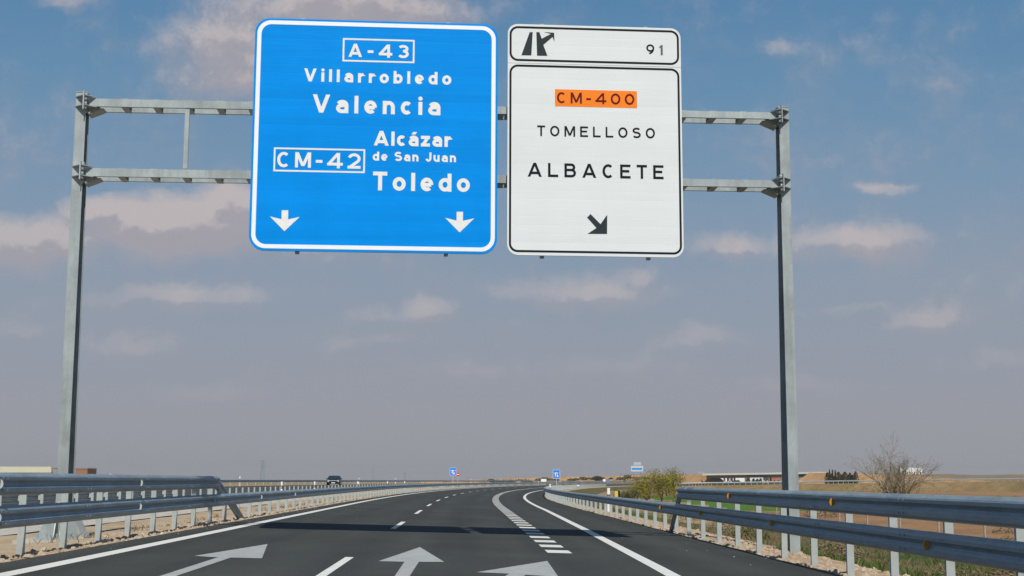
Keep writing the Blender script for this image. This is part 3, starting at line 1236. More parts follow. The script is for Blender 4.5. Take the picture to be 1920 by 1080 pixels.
def guardrail(name, label, s0, s1, u, d, two=None, ramp_at=None, post_off=0.115, step=2.0, phase=0.0, reflect=None, rm=AMBER, post_max=100, ztop=0.70, zup=1.10):
    """d: +1 when the beam faces the +u side. two: (s0, s1) of the double tier"""
    ss = s0 + phase
    uf = u if callable(u) else (lambda s: u)
    root = empty(name, tuple(P(max(s0, 0), uf(max(s0, 0)))), 0, label, 'guardrail', 'steel guardrails along the carriageways')
    L = root.location.copy()
    shift = lambda fr: [(p - L, X, Z) for p, X, Z in fr]
    h = 0.30
    mb = MB()
    mb.sweep(shift(rail_frames(s0, s1, uf)), wprof(d, ztop - h, h))
    # lap joints and bolt heads every four metres
    def joints(a, b, zt):
        s = a + 1.0
        while s < min(b, 90):
            th = heading(s)
            X, Y = Vector((math.cos(th), -math.sin(th), 0)), Vector((math.sin(th), math.cos(th), 0))
            for ds in (0, 0.18):
                for dzz in (-0.07, -0.23):
                    p = P(s + ds, uf(s) + d * 0.080) - L
                    p.z += zt + dzz
                    mb.box(p, (0.012, 0.034, 0.026), (X, Y, (0, 0, 1)))
                p = P(s + ds, uf(s) + d * 0.020) - L
                p.z += zt - 0.15
                mb.box(p, (0.014, 0.04, 0.03), (X, Y, (0, 0, 1)))
            s += 4.0
    joints(s0, s1, ztop)
    beam = mb.build('beam', RAILM, root, smooth=False)
    recalc(beam)
    if two:
        mb = MB()
        t0, t1 = two
        mb.sweep(shift(rail_frames(t0, t1, uf)), wprof(d, zup - h, h))
        joints(t0, t1, zup)
        # the end dives to the ground
        LEN = ramp_at
        fr = []
        for k in range(9):
            f = k / 8
            s = t1 + 0.02 + LEN * f
            th = heading(s)
            p = P(s, uf(s) - d * 0.0) - L
            p.z -= (zup + 0.03) * (f ** 1.15)
            fr.append((p + Vector((0, 0, 0)), (math.cos(th), -math.sin(th), 0), (0, 0, 1)))
        mb2 = MB()
        pr = [(a - d * 0.11 if False else a, b) for a, b in wprof(d, zup - h, h, 0.05)]
        pr = [(a - d * 0.055, b) for a, b in pr]
        mb2.sweep(fr, pr)
        ub_ = recalc(mb.build('upper_beam', RAILM, root))
        recalc(mb2.build('end_ramp', RAILM, root))
    pm1, pm2 = mesh_only(c_post(ztop - 0.02)), mesh_only(c_post(zup - 0.03))
    sp = MB()
    sp.box((0, 0.0, 0), (0.09, 0.085, 0.16))
    spm = mesh_only(sp.build('spacer', POSTM))
    n = 0
    rest = MB()
    s = ss
    while s < s1:
        th = heading(s)
        tall = two and two[0] <= s <= two[1]
        up_ = uf(s) - d * post_off
        if n < post_max:
            p = P(s, up_) - L
            po = inst('post', pm2 if tall else pm1, root, tuple(p), -th)
            if s < 70:
                for zt in ([ztop, zup] if tall else [ztop]):
                    q = inst('spacer', spm, po, (d * 0.083, 0.04, zt - 0.15))
        else:
            p = P(s, up_) - L
            X, Y = Vector((math.cos(th), -math.sin(th), 0)), Vector((math.sin(th), math.cos(th), 0))
            rest.box(p + Vector((0, 0, 0.17)), (0.10, 0.055, 1.0), (X, Y, (0, 0, 1)))
        n += 1
        s += step
    if rest.v:
        o = rest.build('far_posts', POSTM, root)
        tag(o, kind='stuff')
    if reflect:
        rme = mesh_only(recalc(halfdisc(d).build('reflector', rm)))
        for (s, zt) in reflect:
            p = P(s, uf(s) + d * 0.052) - L
            p.z += zt - 0.15
            inst('reflector', rme, root, tuple(p), -heading(s))
    return root


def s_of(px, u, Y0=8.0):
    """station at which an offset u is seen in column px (used to read stations off the photograph once)"""
    lo_, hi = Y0, 260.0
    f = lambda s: (lambda p: 960 + FPX * p.x / p.y - px)(P(s, u))
    a, b = f(lo_), f(hi)
    for _ in range(60):
        m = (lo_ + hi) / 2
        if (f(m) > 0) == (a > 0):
            lo_ = m
        else:
            hi = m
    return lo_


ur = lambda s: u_edge(s) + 0.02
guardrail('guardrail', 'two tier steel guardrail with orange reflectors beside the grassy verge', 3.3, 330, ur, -1, two=(3.3, 34.0), ramp_at=2.0, phase=0.0, ztop=0.75, zup=1.17,
          reflect=[(s_of(1371, 3.75), 1.17), (s_of(1565, 3.75), 1.17), (s_of(1317, 3.75), 0.75), (s_of(1450, 3.75), 0.75), (s_of(1740, 3.75), 0.75), (s_of(1242, 3.75), 0.75)])
guardrail('guardrail', 'two tier steel guardrail with pale reflectors between our lanes and the median', 9.0, 430, -7.72, 1, two=(9.0, 33.6), ramp_at=4.6, phase=0.4, zup=1.135,
          reflect=[(s_of(267, -7.7), 1.135), (s_of(267, -7.7), 0.70), (s_of(4, -7.7), 1.135), (s_of(4, -7.7), 0.70), (s_of(405, -7.7), 0.70), (s_of(493, -7.7), 0.70), (s_of(556, -7.7), 0.70)], rm=SILVERREF)
guardrail('guardrail', 'single steel guardrail across the sandy median, its posts on the near side', 30.0, 520, -16.3, -1, phase=0.5, step=2.1)
guardrail('guardrail', 'distant steel guardrail on the outer edge of the far carriageway', 60.0, 620, -29.3, 1, phase=0.0, step=4.0)


# ------------------------------------------------------------------ delineator posts
def delineator_master(amber):
    root = empty('delineator_post', (0, 0, 0))
    mb = MB()
    mb.prism([(-0.06, -0.03), (0.0, -0.05), (0.06, -0.03), (0.05, 0.03), (-0.05, 0.03)], (0, 0, 0.72), (0, 0, -0.2), X=(1, 0, 0), Y=(0, 1, 0))
    mb.prism([(-0.06, -0.03), (0.0, -0.05), (0.06, -0.03), (0.05, 0.03), (-0.05, 0.03)], (0, 0, 0.28), (0, 0, 0.77), X=(1, 0, 0), Y=(0, 1, 0))
    recalc(mb.build('body', WHITEP, root))
    mb = MB()
    mb.prism([(-0.063, -0.033), (0.0, -0.053), (0.063, -0.033), (0.053, 0.033), (-0.053, 0.033)], (0, 0, 0.246), (0, 0, 0.522), X=(1, 0, 0), Y=(0, 1, 0))
    band = recalc(mb.build('black_band', BLACKP, root))
    mb = MB()
    mb.box((0, -0.056, 0.645), (0.05, 0.006, 0.18))
    mb.build('reflector', AMBER if amber else SILVERREF, band)
    return root


dm = None
DEL = []
for px, u in ((534, -15.9), (595, -15.9), (675, -15.9), (730, -15.9), (762, -15.9), (253, -29.9), (215, -31.5), (456, -29.9), (677, -29.9), (745, -29.9)):
    DEL.append((s_of(px, u, 20.0), u))
for s in (330, 360, 395, 430, 470):
    DEL.append((s, -15.9))
for s in (340, 400, 460):
    DEL.append((s, -29.9))
for i, (s, u) in enumerate(DEL):
    r = delineator_master(False) if dm is None else copy_tree(dm)
    if dm is None:
        dm = r
    r.location = P(s, u)
    r.rotation_euler = (0, 0, -heading(s))
    tag(r, 'white marker post with black band ' + ('standing at the median side of the far carriageway' if u > -20 else 'standing behind the outer guardrail of the far carriageway'), 'delineator', 'marker posts along the far carriageway')
s1 = s_of(1138, 4.55, 20.0)
near_del = delineator_master(True)
near_del.location = P(s1, 4.6, -0.16)
near_del.rotation_euler = (0, 0, 0.05)
tag(near_del, 'white marker post with amber reflector behind the roadside guardrail by the green bank', 'delineator')
hp = empty('kilometre_marker', tuple(P(s1 + 0.6, 5.05, -0.2)), 0.0, 'small yellow faced black edged plate on a post beside the amber marker post', 'marker')
mb = MB()
mb.box((0, 0.02, 0.2), (0.04, 0.03, 1.0))
mb.build('post', POSTM, hp)
mb = MB()
mb.prism(rrect(-0.12, 0.45, 0.12, 0.98, 0.04, 4), (0, 0.02, 0), (0, -0.01, 0))
mb.build('plate', BLACKP, hp)
mb = MB()
mb.prism(rrect(-0.115, 0.47, 0.03, 0.96, 0.03, 4), (0, 0.003, 0), (0, -0.014, 0))
mb.build('face', YELLOWP, hp)
fd = copy_tree(dm)
s2 = s_of(1046, 5.1, 60.0)
fd.location = P(min(s2, 165), u_edge(min(s2, 165)) + 0.5, -0.16)
tag(fd, 'white marker post with black band behind the guardrail below the far blue sign', 'delineator')
if 'group' in fd:
    del fd['group']


# ------------------------------------------------------------------ small far signs
def end_sign(px, y0, y1, Y, w, label, extra=None, zg=None):
    a, b = at(px, y0, Y), at(px, y1, Y)
    zt, zb = a.z, b.z
    root = empty('motorway_end_sign', (a.x, Y, -0.3 if zg is None else zg), 0.04, label, 'road sign')
    z0 = root.location.z
    h = zt - zb
    mb = MB()
    mb.prism(rrect(-w / 2, 0, w / 2, h, 0.08, 4), (0, 0.03, 0), (0, 0, zb - z0))
    mb.build('panel', SIGNBLUE, root)
    mb = MB()
    mb.ring(rrect(-w / 2 + .02, .02, w / 2 - .02, h - .02, 0.07, 4), rrect(-w / 2 + .05, .05, w / 2 - .05, h - .05, 0.05, 4), (0, 0.003, 0), (0, -0.004, zb - z0))
    mb.build('border', BORDERWHITE, root)
    mb = MB()
    for q in (-1, 1):
        mb.prism([(q * 0.06 * w, 0.2 * h), (q * 0.24 * w, 0.2 * h), (q * 0.12 * w, 0.72 * h), (q * 0.05 * w, 0.72 * h)], (0, 0.003, 0), (0, -0.004, zb - z0))
    mb.prism([(-0.4 * w, 0.60 * h), (0.4 * w, 0.60 * h), (0.4 * w, 0.65 * h), (-0.4 * w, 0.65 * h)], (0, 0.002, 0), (0, -0.007, zb - z0))
    recalc(mb.build('road_symbol', BORDERWHITE, root))
    mb = MB()
    mb.prism([(-0.44 * w, 0.08 * h), (-0.36 * w, 0.05 * h), (0.44 * w, 0.74 * h), (0.38 * w, 0.79 * h)], (0, 0.002, 0), (0, -0.010, zb - z0))
    mb.build('red_slash', REDP, root)
    mb = MB()
    mb.box((0, 0.055, (zt - z0) / 2), (0.09, 0.05, zt - z0 - 0.05))
    mb.build('post', POSTM, root)
    return root


end_sign(849.5, 876.5, 892.5, 215, 1.05, 'small blue motorway end sign standing in the median beside a no entry sign')
ns = at(858.5, 889.5, 214.6)
ne = empty('no_entry_sign', (ns.x, ns.y, -0.2), 0.03, 'small round red and white no entry sign next to the blue sign in the median', 'road sign')
mb = MB()
circ = [(0.27 * math.cos(2 * math.pi * k / 24), 0.27 * math.sin(2 * math.pi * k / 24)) for k in range(24)]
mb.prism(circ, (0, 0.02, 0), (0, 0, ns.z + 0.2))
mb.build('disc', REDP, ne)
mb = MB()
mb.prism([(-0.2, -0.05), (0.2, -0.05), (0.2, 0.05), (-0.2, 0.05)], (0, 0.003, 0), (0, -0.004, ns.z + 0.2))
mb.build('bar', BORDERWHITE, ne)
mb = MB()
mb.box((0, 0.04, 0.5 * (ns.z + 0.2)), (0.06, 0.03, ns.z + 0.2))
mb.build('post', POSTM, ne)
end_sign(1043.3, 880.5, 898, 158, 0.88, 'small blue motorway end sign standing behind the roadside guardrail at the bend', zg=-0.3)


def panel_sign(name, px0, px1, y0, y1, Y, m, label, posts=(0.25, 0.75), zg=-0.8, band=None):
    a, b = at(px0, y0, Y), at(px1, y1, Y)
    w, h = b.x - a.x, a.z - b.z
    root = empty(name, ((a.x + b.x) / 2, Y, zg), 0, label, 'road sign')
    zb = b.z - zg
    mb = MB()
    mb.prism(rrect(-w / 2, 0, w / 2, h, min(w, h) * 0.12, 4), (0, 0.08, 0), (0, 0, zb))
    mb.build('panel', m, root)
    for (f0, f1, mm) in band or []:
        mb = MB()
        mb.prism([(-w * 0.42, h * f0), (w * 0.42, h * f0), (w * 0.42, h * f1), (-w * 0.42, h * f1)], (0, 0.01, 0), (0, -0.02, zb))
        mb.build('band', mm, root)
    for f in posts:
        mb = MB()
        mb.box((w * (f - 0.5), 0.14, (zb + h) / 2), (max(0.09, w * 0.03), 0.1, zb + h))
        mb.build('post', POSTM, root)
    return root


panel_sign('white_board', 1014.5, 1024.5, 898, 903, 330, WHITEP, 'small white board on two legs in front of the bare bank', (0.2, 0.8), -0.2)
panel_sign('lane_board', 1183, 1206, 873.5, 884, 420, plain('pale_sheeting', (0.55, 0.58, 0.58), 0.6), 'pale sign board with a blue band standing tall above the willow bushes', (0.94,), -0.8, [(0.30, 0.62, SIGNBLUE)])
panel_sign('lane_board', 1188, 1202, 866.5, 872, 421, plain('grey_sheeting', (0.45, 0.47, 0.47), 0.6), 'small grey board above the pale sign board with the blue band', (0.9,), -0.8)
panel_sign('far_board', 1308, 1321, 884.5, 888.5, 640, plain('dull_sheeting', (0.30, 0.33, 0.35), 0.6), 'dull grey board on a single post at the end of the overpass', (0.1,), 0.5)
panel_sign('blue_board', 1077, 1087, 908, 913, 250, SIGNBLUE, 'small blue board low behind the guardrail at the bend', (0.5,), -0.8, [(0.25, 0.75, BORDERWHITE)])
for px, m, lab in ((1133, WHITEP, 'small round white disc sign in front of the bare bank'), (1139.5, SIGNBLUE, 'small round blue disc sign beside the white disc sign')):
    c_ = at(px, 900.5, 420)
    r = empty('disc_sign', (c_.x, c_.y, -0.5), 0, lab, 'road sign')
    mb = MB()
    mb.prism([(0.42 * math.cos(2 * math.pi * k / 20), 0.42 * math.sin(2 * math.pi * k / 20)) for k in range(20)], (0, 0.03, 0), (0, 0, c_.z + 0.5))
    mb.build('disc', m, r)
    mb = MB()
    mb.box((0, 0.06, (c_.z + 0.5) / 2), (0.09, 0.05, c_.z + 0.5))
    mb.build('post', POSTM, r)


# ------------------------------------------------------------------ oncoming car
def car(s, u):
    p = P(s, u)
    root = empty('oncoming_car', tuple(p), -heading(s) + 0.12, 'dark blue car with its headlights toward us driving on the far carriageway', 'car')
    PB = plain('car_paint', (0.022, 0.032, 0.045), 0.22, 0.3)
    GL = plain('car_glass', (0.02, 0.035, 0.045), 0.08)
    # body: longitudinal outline swept across the width (front at -y)
    side = [(-2.1, 0.32), (-2.15, 0.55), (-2.0, 0.78), (-1.0, 0.93), (-0.35, 1.30), (0.1, 1.43), (1.1, 1.42), (1.75, 1.05), (2.1, 0.98), (2.15, 0.5), (2.0, 0.30)]
    mb = MB()
    secs = [(-0.9, 0.93), (-0.86, 0.98), (-0.66, 1.0), (0.66, 1.0), (0.86, 0.98), (0.9, 0.93)]
    n = len(side)
    for xw, k in secs:
        for (yy_, zz_) in side:
            tuck = 1.0 if zz_ < 0.95 else 1.0 - 0.16 * (zz_ - 0.95) / 0.5
            mb.v.append((xw * tuck, yy_ * (k if abs(yy_) > 1.9 else 1), 0.3 + (zz_ - 0.3) * (k if zz_ > 1.2 else 1)))
    for i in range(len(secs) - 1):
        for j in range(n):
            a, b = i * n + j, i * n + (j + 1) % n
            mb.f.append((a, b, b + n, a + n))
    mb.f.append(tuple(range(n)))
    mb.f.append(tuple((len(secs) - 1) * n + j for j in range(n - 1, -1, -1)))
    body = recalc(mb.build('body', PB, root))
    mb = MB()
    mb.add([(-0.72, -0.99, 0.955), (0.72, -0.99, 0.955), (0.60, -0.37, 1.30), (-0.60, -0.37, 1.30)], [(0, 1, 2, 3)])
    wsn = mb.build('windscreen', GL, root)
    wsn.location = (0, -0.012, 0.012)
    mb = MB()
    mb.box((0, -2.17, 0.62), (0.9, 0.03, 0.14))
    mb.build('grille', BLACKP, root)
    mb = MB()
    mb.box((0, -2.165, 0.75), (1.3, 0.03, 0.07))
    mb.build('bumper_trim', SILVERREF, root)
    mb = MB()
    mb.box((0, -2.18, 0.46), (0.5, 0.02, 0.11))
    mb.build('number_plate', WHITEP, root)
    for q in (-1, 1):
        mb = MB()
        mb.tube([(q * 0.66, -2.04, 0.70), (q * 0.66, -2.17, 0.69)], [0.15, 0.12], 10)
        mb.build('headlight', SILVERREF, root)
        mb = MB()
        mb.box((q * 0.98, -0.75, 1.0), (0.18, 0.1, 0.12))
        mb.build('mirror', PB, root)
        for yw in (-1.35, 1.35):
            mb = MB()
            mb.tube([(q * 0.72, yw, 0.32), (q * 0.92, yw, 0.32)], 0.32, 16)
            w = mb.build('wheel', DARKM, root)
            mb = MB()
            mb.tube([(q * 0.915, yw, 0.32), (q * 0.93, yw, 0.32)], 0.19, 12)
            mb.build('rim', SILVERREF, w)
    return root


car(184, -25.4)

# ------------------------------------------------------------------ far buildings
def shed(name, px0, px1, ytop, Y, depth, mw, mr, label, zg=-0.8, wins=0, roof=0.5, cat='building'):
    a, b = at(px0, ytop, Y), at(px1, ytop, Y)
    w, zt = b.x - a.x, a.z
    root = empty(name, ((a.x + b.x) / 2, Y, zg), 0, label, cat)
    h = zt - zg - roof
    mb = MB()
    mb.box((0, depth / 2, h / 2), (w, depth, h))
    mb.build('wall', mw, root)
    mb = MB()
    mb.prism([(-w / 2 - 0.2, 0), (w / 2 + 0.2, 0), (w / 2 + 0.2, roof * 0.3), (w * 0.5, roof), (-w * 0.5, roof), (-w / 2 - 0.2, roof * 0.3)], (0, depth + 0.4, 0), (0, -0.2, h + 0.003))
    mb.build('roof', mr, root)
    for k in range(wins):
        mb = MB()
        mb.box((w * ((k + 0.5) / wins - 0.5), -0.03, h * 0.42), (w / wins * 0.4, 0.1, h * 0.35))
        mb.build('window', BLACKP, root)
    return root


CREAM = plain('cream_wall', (0.52, 0.50, 0.33), 0.8, 0, 0.05, 0.3, world=True)
CREAMR = plain('cream_roof', (0.56, 0.55, 0.40), 0.7, 0, 0.05, 0.3, world=True)
GREYW = plain('grey_wall', (0.27, 0.26, 0.27), 0.8, 0, 0.05, 0.3, world=True)
OCHRE = plain('ochre_wall', (0.30, 0.15, 0.06), 0.85, 0, 0.1, 0.5, world=True)
WHITEW = plain('white_wall', (0.80, 0.79, 0.76), 0.8, 0, 0.04, 0.5, world=True)
BRICK = plain('brick_wall', (0.38, 0.15, 0.09), 0.85, 0, 0.1, 0.8, world=True)
shed('warehouse', -140, 96, 874.5, 520, 25, CREAM, CREAMR, 'long cream warehouse standing beyond the far carriageway', wins=0, roof=2.2)
shed('warehouse_annex', 97, 107, 875.5, 522, 14, GREYW, GREYW, 'small grey annex joined to the end of the cream warehouse')
shed('shed', 142, 164, 876.5, 540, 12, OCHRE, GREYW, 'low ochre shed beside the gantry post, past the cream warehouse')
mb_f = shed('farmhouse', 1688, 1697, 877.5, 1750, 12, WHITEW, WHITEW, 'narrow white farmhouse at one end of the row on the ridge', zg=7.5, wins=1, roof=1.2)
mb_f = shed('farmhouse', 1699, 1708, 876.5, 1755, 12, WHITEW, WHITEW, 'white farmhouse second in the row on the ridge', zg=7.5, wins=2, roof=1.2)
mb_f = shed('farmhouse', 1709.5, 1720, 877.5, 1752, 12, WHITEW, WHITEW, 'white farmhouse third in the row on the ridge', zg=7.5, wins=3, roof=1.2)
mb_f = shed('farmhouse', 1722, 1729, 877.0, 1757, 12, WHITEW, WHITEW, 'white farmhouse at the far end of the row on the ridge', zg=7.5, wins=1, roof=1.2)
shed('white_shed', 1345, 1396, 893.5, 1150, 15, WHITEW, WHITEW, 'long white shed seen under the overpass', zg=-0.8)
shed('brick_house', 1441, 1463, 894.5, 1000, 12, BRICK, BRICK, 'reddish brick house seen under the overpass beside the gantry post', wins=3, zg=-0.8)
shed('white_shed', 1406, 1432, 895.5, 1160, 15, WHITEW, WHITEW, 'short white shed between the trees seen under the overpass', zg=-0.8)


# ------------------------------------------------------------------ overpass with its embankments
OA, OB = at(1322, 888.2, 770), at(1536, 884.9, 735)
odir = (OB - OA).normalized()
operp = Vector((-odir.y, odir.x, 0)).normalized()
ov = empty('overpass', tuple(OA), 0, 'long concrete road overpass with slim piers crossing beyond the willow bushes', 'bridge')
olen = (OB - OA).length
PALE = plain('pale_parapet', (0.66, 0.62, 0.53), 0.8, 0, 0.05, 0.4, world=True)
SHADEC = plain('shaded_deck_concrete', (0.20, 0.19, 0.18), 0.85, 0, 0.08, 0.4, world=True)  # shade under the parapets is put into this darker concrete colour
mb = MB()
mb.box(odir * (olen / 2) + operp * 5 + Vector((0, 0, -0.80)), (olen, 9.55, 0.28), (odir, operp, (0, 0, 1)))
mb.box(odir * (olen / 2) + operp * 5 + Vector((0, 0, -1.75)), (olen, 6.2, 1.6), (odir, operp, (0, 0, 1)))
mb.build('deck', SHADEC, ov)
for q in (0.0, 10.0):
    mb = MB()
    mb.box(odir * (olen / 2) + operp * q + Vector((0, 0, -0.45)), (olen + 3, 0.4, 1.0), (odir, operp, (0, 0, 1)))
    mb.build('parapet', PALE, ov)
PIERM = plain('pier_concrete', (0.50, 0.48, 0.42), 0.85, 0, 0.06, 0.5, world=True)
for px in (1356, 1364, 1369, 1432, 1438, 1505, 1511, 1517):
    f = (px - 1322) / (1536 - 1322)
    for q in (2.5, 7.5):
        c_ = odir * (olen * f) + operp * q
        mb = MB()
        top = OA.z + odir.z * olen * f - 2.53
        mb.tube([(c_.x, c_.y, -0.9 - OA.z), (c_.x, c_.y, top - OA.z)], 0.55, 10)
        mb.build('pier', PIERM, ov, smooth=False)


def bank(name, pts, crest_w, m, slope=1.7, jitter=0.25):
    """ridge of earth following pts (crest line), sloping to the plain"""
    mb = MB()
    n = len(pts)
    rows = []
    for i, p in enumerate(pts):
        d = (pts[min(i + 1, n - 1)] - pts[max(i - 1, 0)])
        d.z = 0
        d.normalize()
        q = Vector((d.y, -d.x, 0))
        if q.y > 0:
            q = -q
        h = p.z + 0.9
        j = lambda: random.uniform(-jitter, jitter)
        rows.append([p + q * (crest_w / 2 + h * slope) + Vector((0, j(), -h)), p + q * (crest_w / 2 + h * slope * 0.5 + j()) + Vector((0, 0, -h * 0.5 + j() * 0.5)), p + q * (crest_w / 2),
                     p - q * (crest_w / 2), p - q * (crest_w / 2 + h * slope) + Vector((0, 0, -h))])
    for r in rows:
        mb.v += [tuple(v) for v in r]
    for i in range(n - 1):
        for k in range(4):
            a = i * 5 + k
            mb.f.append((a, a + 1, a + 6, a + 5))
    mb.f.append((0, 5 - 1, 3, 2, 1))
    e = (n - 1) * 5
    mb.f.append((e, e + 1, e + 2, e + 3, e + 4))
    return tag(recalc(mb.build(name, m)), kind='structure')


def crest(pp):
    out = []
    for (px, py, Y), (qx, qy, Z) in zip(pp, pp[1:]):
        for k in range(8):
            f = k / 8
            out.append(at(px + (qx - px) * f, py + (qy - py) * f, Y + (Z - Y) * f))
    out.append(at(*pp[-1]))
    return out


bank('embankment', crest([(790, 901.5, 900), (900, 899.5, 900), (980, 896.8, 880), (1060, 894.3, 860), (1150, 892.6, 850), (1240, 890.6, 830), (1326, 889.0, 775)]), 9, BANK)
bank('embankment', crest([(1530, 886.2, 738), (1560, 887.0, 725), (1620, 888.6, 690), (1700, 892.0, 670), (1800, 899.0, 640), (1850, 903, 620)]), 9, BANK)
# slip road bank in front of the ridge, with its rail
RPTS = [(1236, 911.5, 330), (1330, 909.5, 330), (1500, 907.2, 325), (1650, 905.5, 315), (1780, 903.8, 305), (1990, 901.5, 290), (2200, 899, 280)]
rc = crest(RPTS)
bank('slip_road_bank', [p + Vector((0, 0.5, -0.05)) for p in rc], 8, OLIVE, 2.2, 0.15)
sr = empty('guardrail', tuple(rc[0]), 0, 'far slip road guardrail running pale across the fields below the ridge', 'guardrail', 'steel guardrails along the carriageways')
mb = MB()
fr = [(p - rc[0] + Vector((0, -3.4, 0)), (0, -1, 0), (0, 0, 1)) for p in rc]
mb.sweep(fr, wprof(1, 0.43))
recalc(mb.build('beam', POSTM, sr))
for i in range(len(rc) - 1):
    for f in (0, 0.5):
        p = rc[i].lerp(rc[i + 1], f) - rc[0]
        mb = MB()
        mb.box(p + Vector((0, -3.3, 0.2)), (0.12, 0.08, 0.95))
        mb.build('post', POSTM, sr)


# ------------------------------------------------------------------ pylons
def pylon(px, ytop, Y, label):
    a = at(px, ytop, Y)
    H_ = a.z + 0.8
    root = empty('power_pylon', (a.x, Y, -0.8), random.uniform(-0.3, 0.3), label, 'pylon', 'faint pylons on the horizon')
    m = PYL
    mb = MB()
    t = 0.16
    def w(z):
        return 2.4 * (1 - z / H_) ** 1.2 + 0.5
    N = 9
    for sx in (-1, 1):
        for sy in (-1, 1):
            mb.tube([(sx * w(H_ * k / N), sy * w(H_ * k / N), H_ * k / N) for k in range(N + 1)], t, 4)
    for k in range(N):
        z0, z1 = H_ * k / N, H_ * (k + 1) / N
        for sy in (-1, 1):
            mb.tube([(-w(z0), sy * w(z0), z0), (w(z1), sy * w(z1), z1)], t * 0.7, 4)
            mb.tube([(w(z0), sy * w(z0), z0), (-w(z1), sy * w(z1), z1)], t * 0.7, 4)
    mb.build('tower', m, root)
    for zf, ww in ((0.70, 3.6), (0.82, 4.6), (0.93, 3.2)):
        mb = MB()
        z = H_ * zf
        mb.tube([(-ww, 0, z), (ww, 0, z)], t, 4)
        mb.tube([(-ww, 0, z), (0, 0, z + 1.2)], t * 0.7, 4)
        mb.tube([(ww, 0, z), (0, 0, z + 1.2)], t * 0.7, 4)
        mb.build('cross_arm', m, root)
    return root


PYL = plain('pylon_steel', (0.30, 0.38, 0.37), 0.6, 0.2)
pylon(493, 862, 1350, 'tallest faint lattice pylon on the horizon above the far carriageway')
pylon(699, 877, 2000, 'small faint lattice pylon on the horizon beyond the oncoming car')
pylon(759, 885, 2500, 'smallest faint lattice pylon on the horizon before the no entry sign')


# ------------------------------------------------------------------ vegetation
BARK = plain('grey_bark', (0.16, 0.125, 0.085), 0.9, 0, 0.25, 4.0, world=True)
TWIG = plain('pale_twigs', (0.23, 0.19, 0.13), 0.9, 0, 0.25, 3.0, world=True)


def leafmat(name, cols):
    def f(t, b):
        w = world_vec(t)
        n = t.noise(w, 1.4, 4, 0.7)
        n2 = t.noise(w, 9.0, 2, 0.7)
        c = t.ramp(t.math('ADD', t.math('MULTIPLY', n, 0.6), t.math('MULTIPLY', n2, 0.4)), [(0.34, cols[0]), (0.50, cols[1]), (0.64, cols[2])])
        t.l.new(c, b.inputs['Base Color'])
        b.inputs['Roughness'].default_value = 0.75
        b.inputs['Specular IOR Level'].default_value = 0.2
    return mat(name, f)


WILLOWL = leafmat('willow_leaves', [(0.13, 0.12, 0.015), (0.23, 0.205, 0.028), (0.32, 0.29, 0.06)])
OLIVEL = leafmat('olive_leaves', [(0.06, 0.065, 0.02), (0.11, 0.11, 0.035), (0.17, 0.155, 0.06)])
CYPL = leafmat('cypress_leaves', [(0.022, 0.028, 0.014), (0.045, 0.048, 0.024), (0.075, 0.07, 0.036)])
GRASSL = leafmat('grass_blades', [(0.035, 0.075, 0.010), (0.06, 0.12, 0.016), (0.10, 0.15, 0.03)])
DRYL = leafmat('dry_stems', [(0.13, 0.09, 0.05), (0.20, 0.145, 0.085), (0.29, 0.22, 0.14)])
STONEM = soil('stones', [(0.32, 0.22, 0.14), (0.43, 0.33, 0.23), (0.52, 0.44, 0.34)], (3.0, 20.0), 0.3)


def leaf(mb, p, size, rnd):
    a = Vector((rnd.gauss(0, 1), rnd.gauss(0, 1), rnd.gauss(0, 1))).normalized()
    b = a.orthogonal().normalized()
    c = a.cross(b)
    t = rnd.uniform(0, 6.28)
    d = b * math.cos(t) + c * math.sin(t)
    e = a.cross(d) * 0.45
    L_ = size * rnd.uniform(0.6, 1.3)
    mb.add([p - d * L_ / 2, p + e * L_ / 2, p + d * L_ / 2, p - e * L_ / 2], [(0, 1, 2, 3)])


def branch(mb, p, d, length, rad, lvl, maxl, rnd, tips, spread=0.55, nsub=(2, 4), droop=0.0):
    n = 4
    pts = [p.copy()]
    rad = max(rad, 0.010)
    rads = [rad]
    q = p.copy()
    dd = d.copy()
    for k in range(n):
        dd = (dd + Vector((rnd.gauss(0, 0.10), rnd.gauss(0, 0.10), rnd.gauss(0, 0.06) - droop))).normalized()
        q = q + dd * (length / n)
        pts.append(q.copy())
        rads.append(rad * (1 - 0.65 * (k + 1) / n))
    mb.tube(pts, rads, 5 if lvl < 2 else 3, cap=False)
    if lvl >= maxl:
        tips.append((pts[-2], pts[-1]))
        return
    for k in range(rnd.randint(*nsub)):
        f = rnd.uniform(0.35, 1.0)
        i = min(int(f * n), n - 1)
        b = pts[i].lerp(pts[i + 1], f * n - i)
        nd = (dd + Vector((rnd.gauss(0, spread), rnd.gauss(0, spread), rnd.gauss(0.05, spread * 0.6)))).normalized()
        branch(mb, b, nd, length * rnd.uniform(0.5, 0.78), rad * 0.45 * (1.1 - 0.4 * f), lvl + 1, maxl, rnd, tips, spread, nsub, droop)


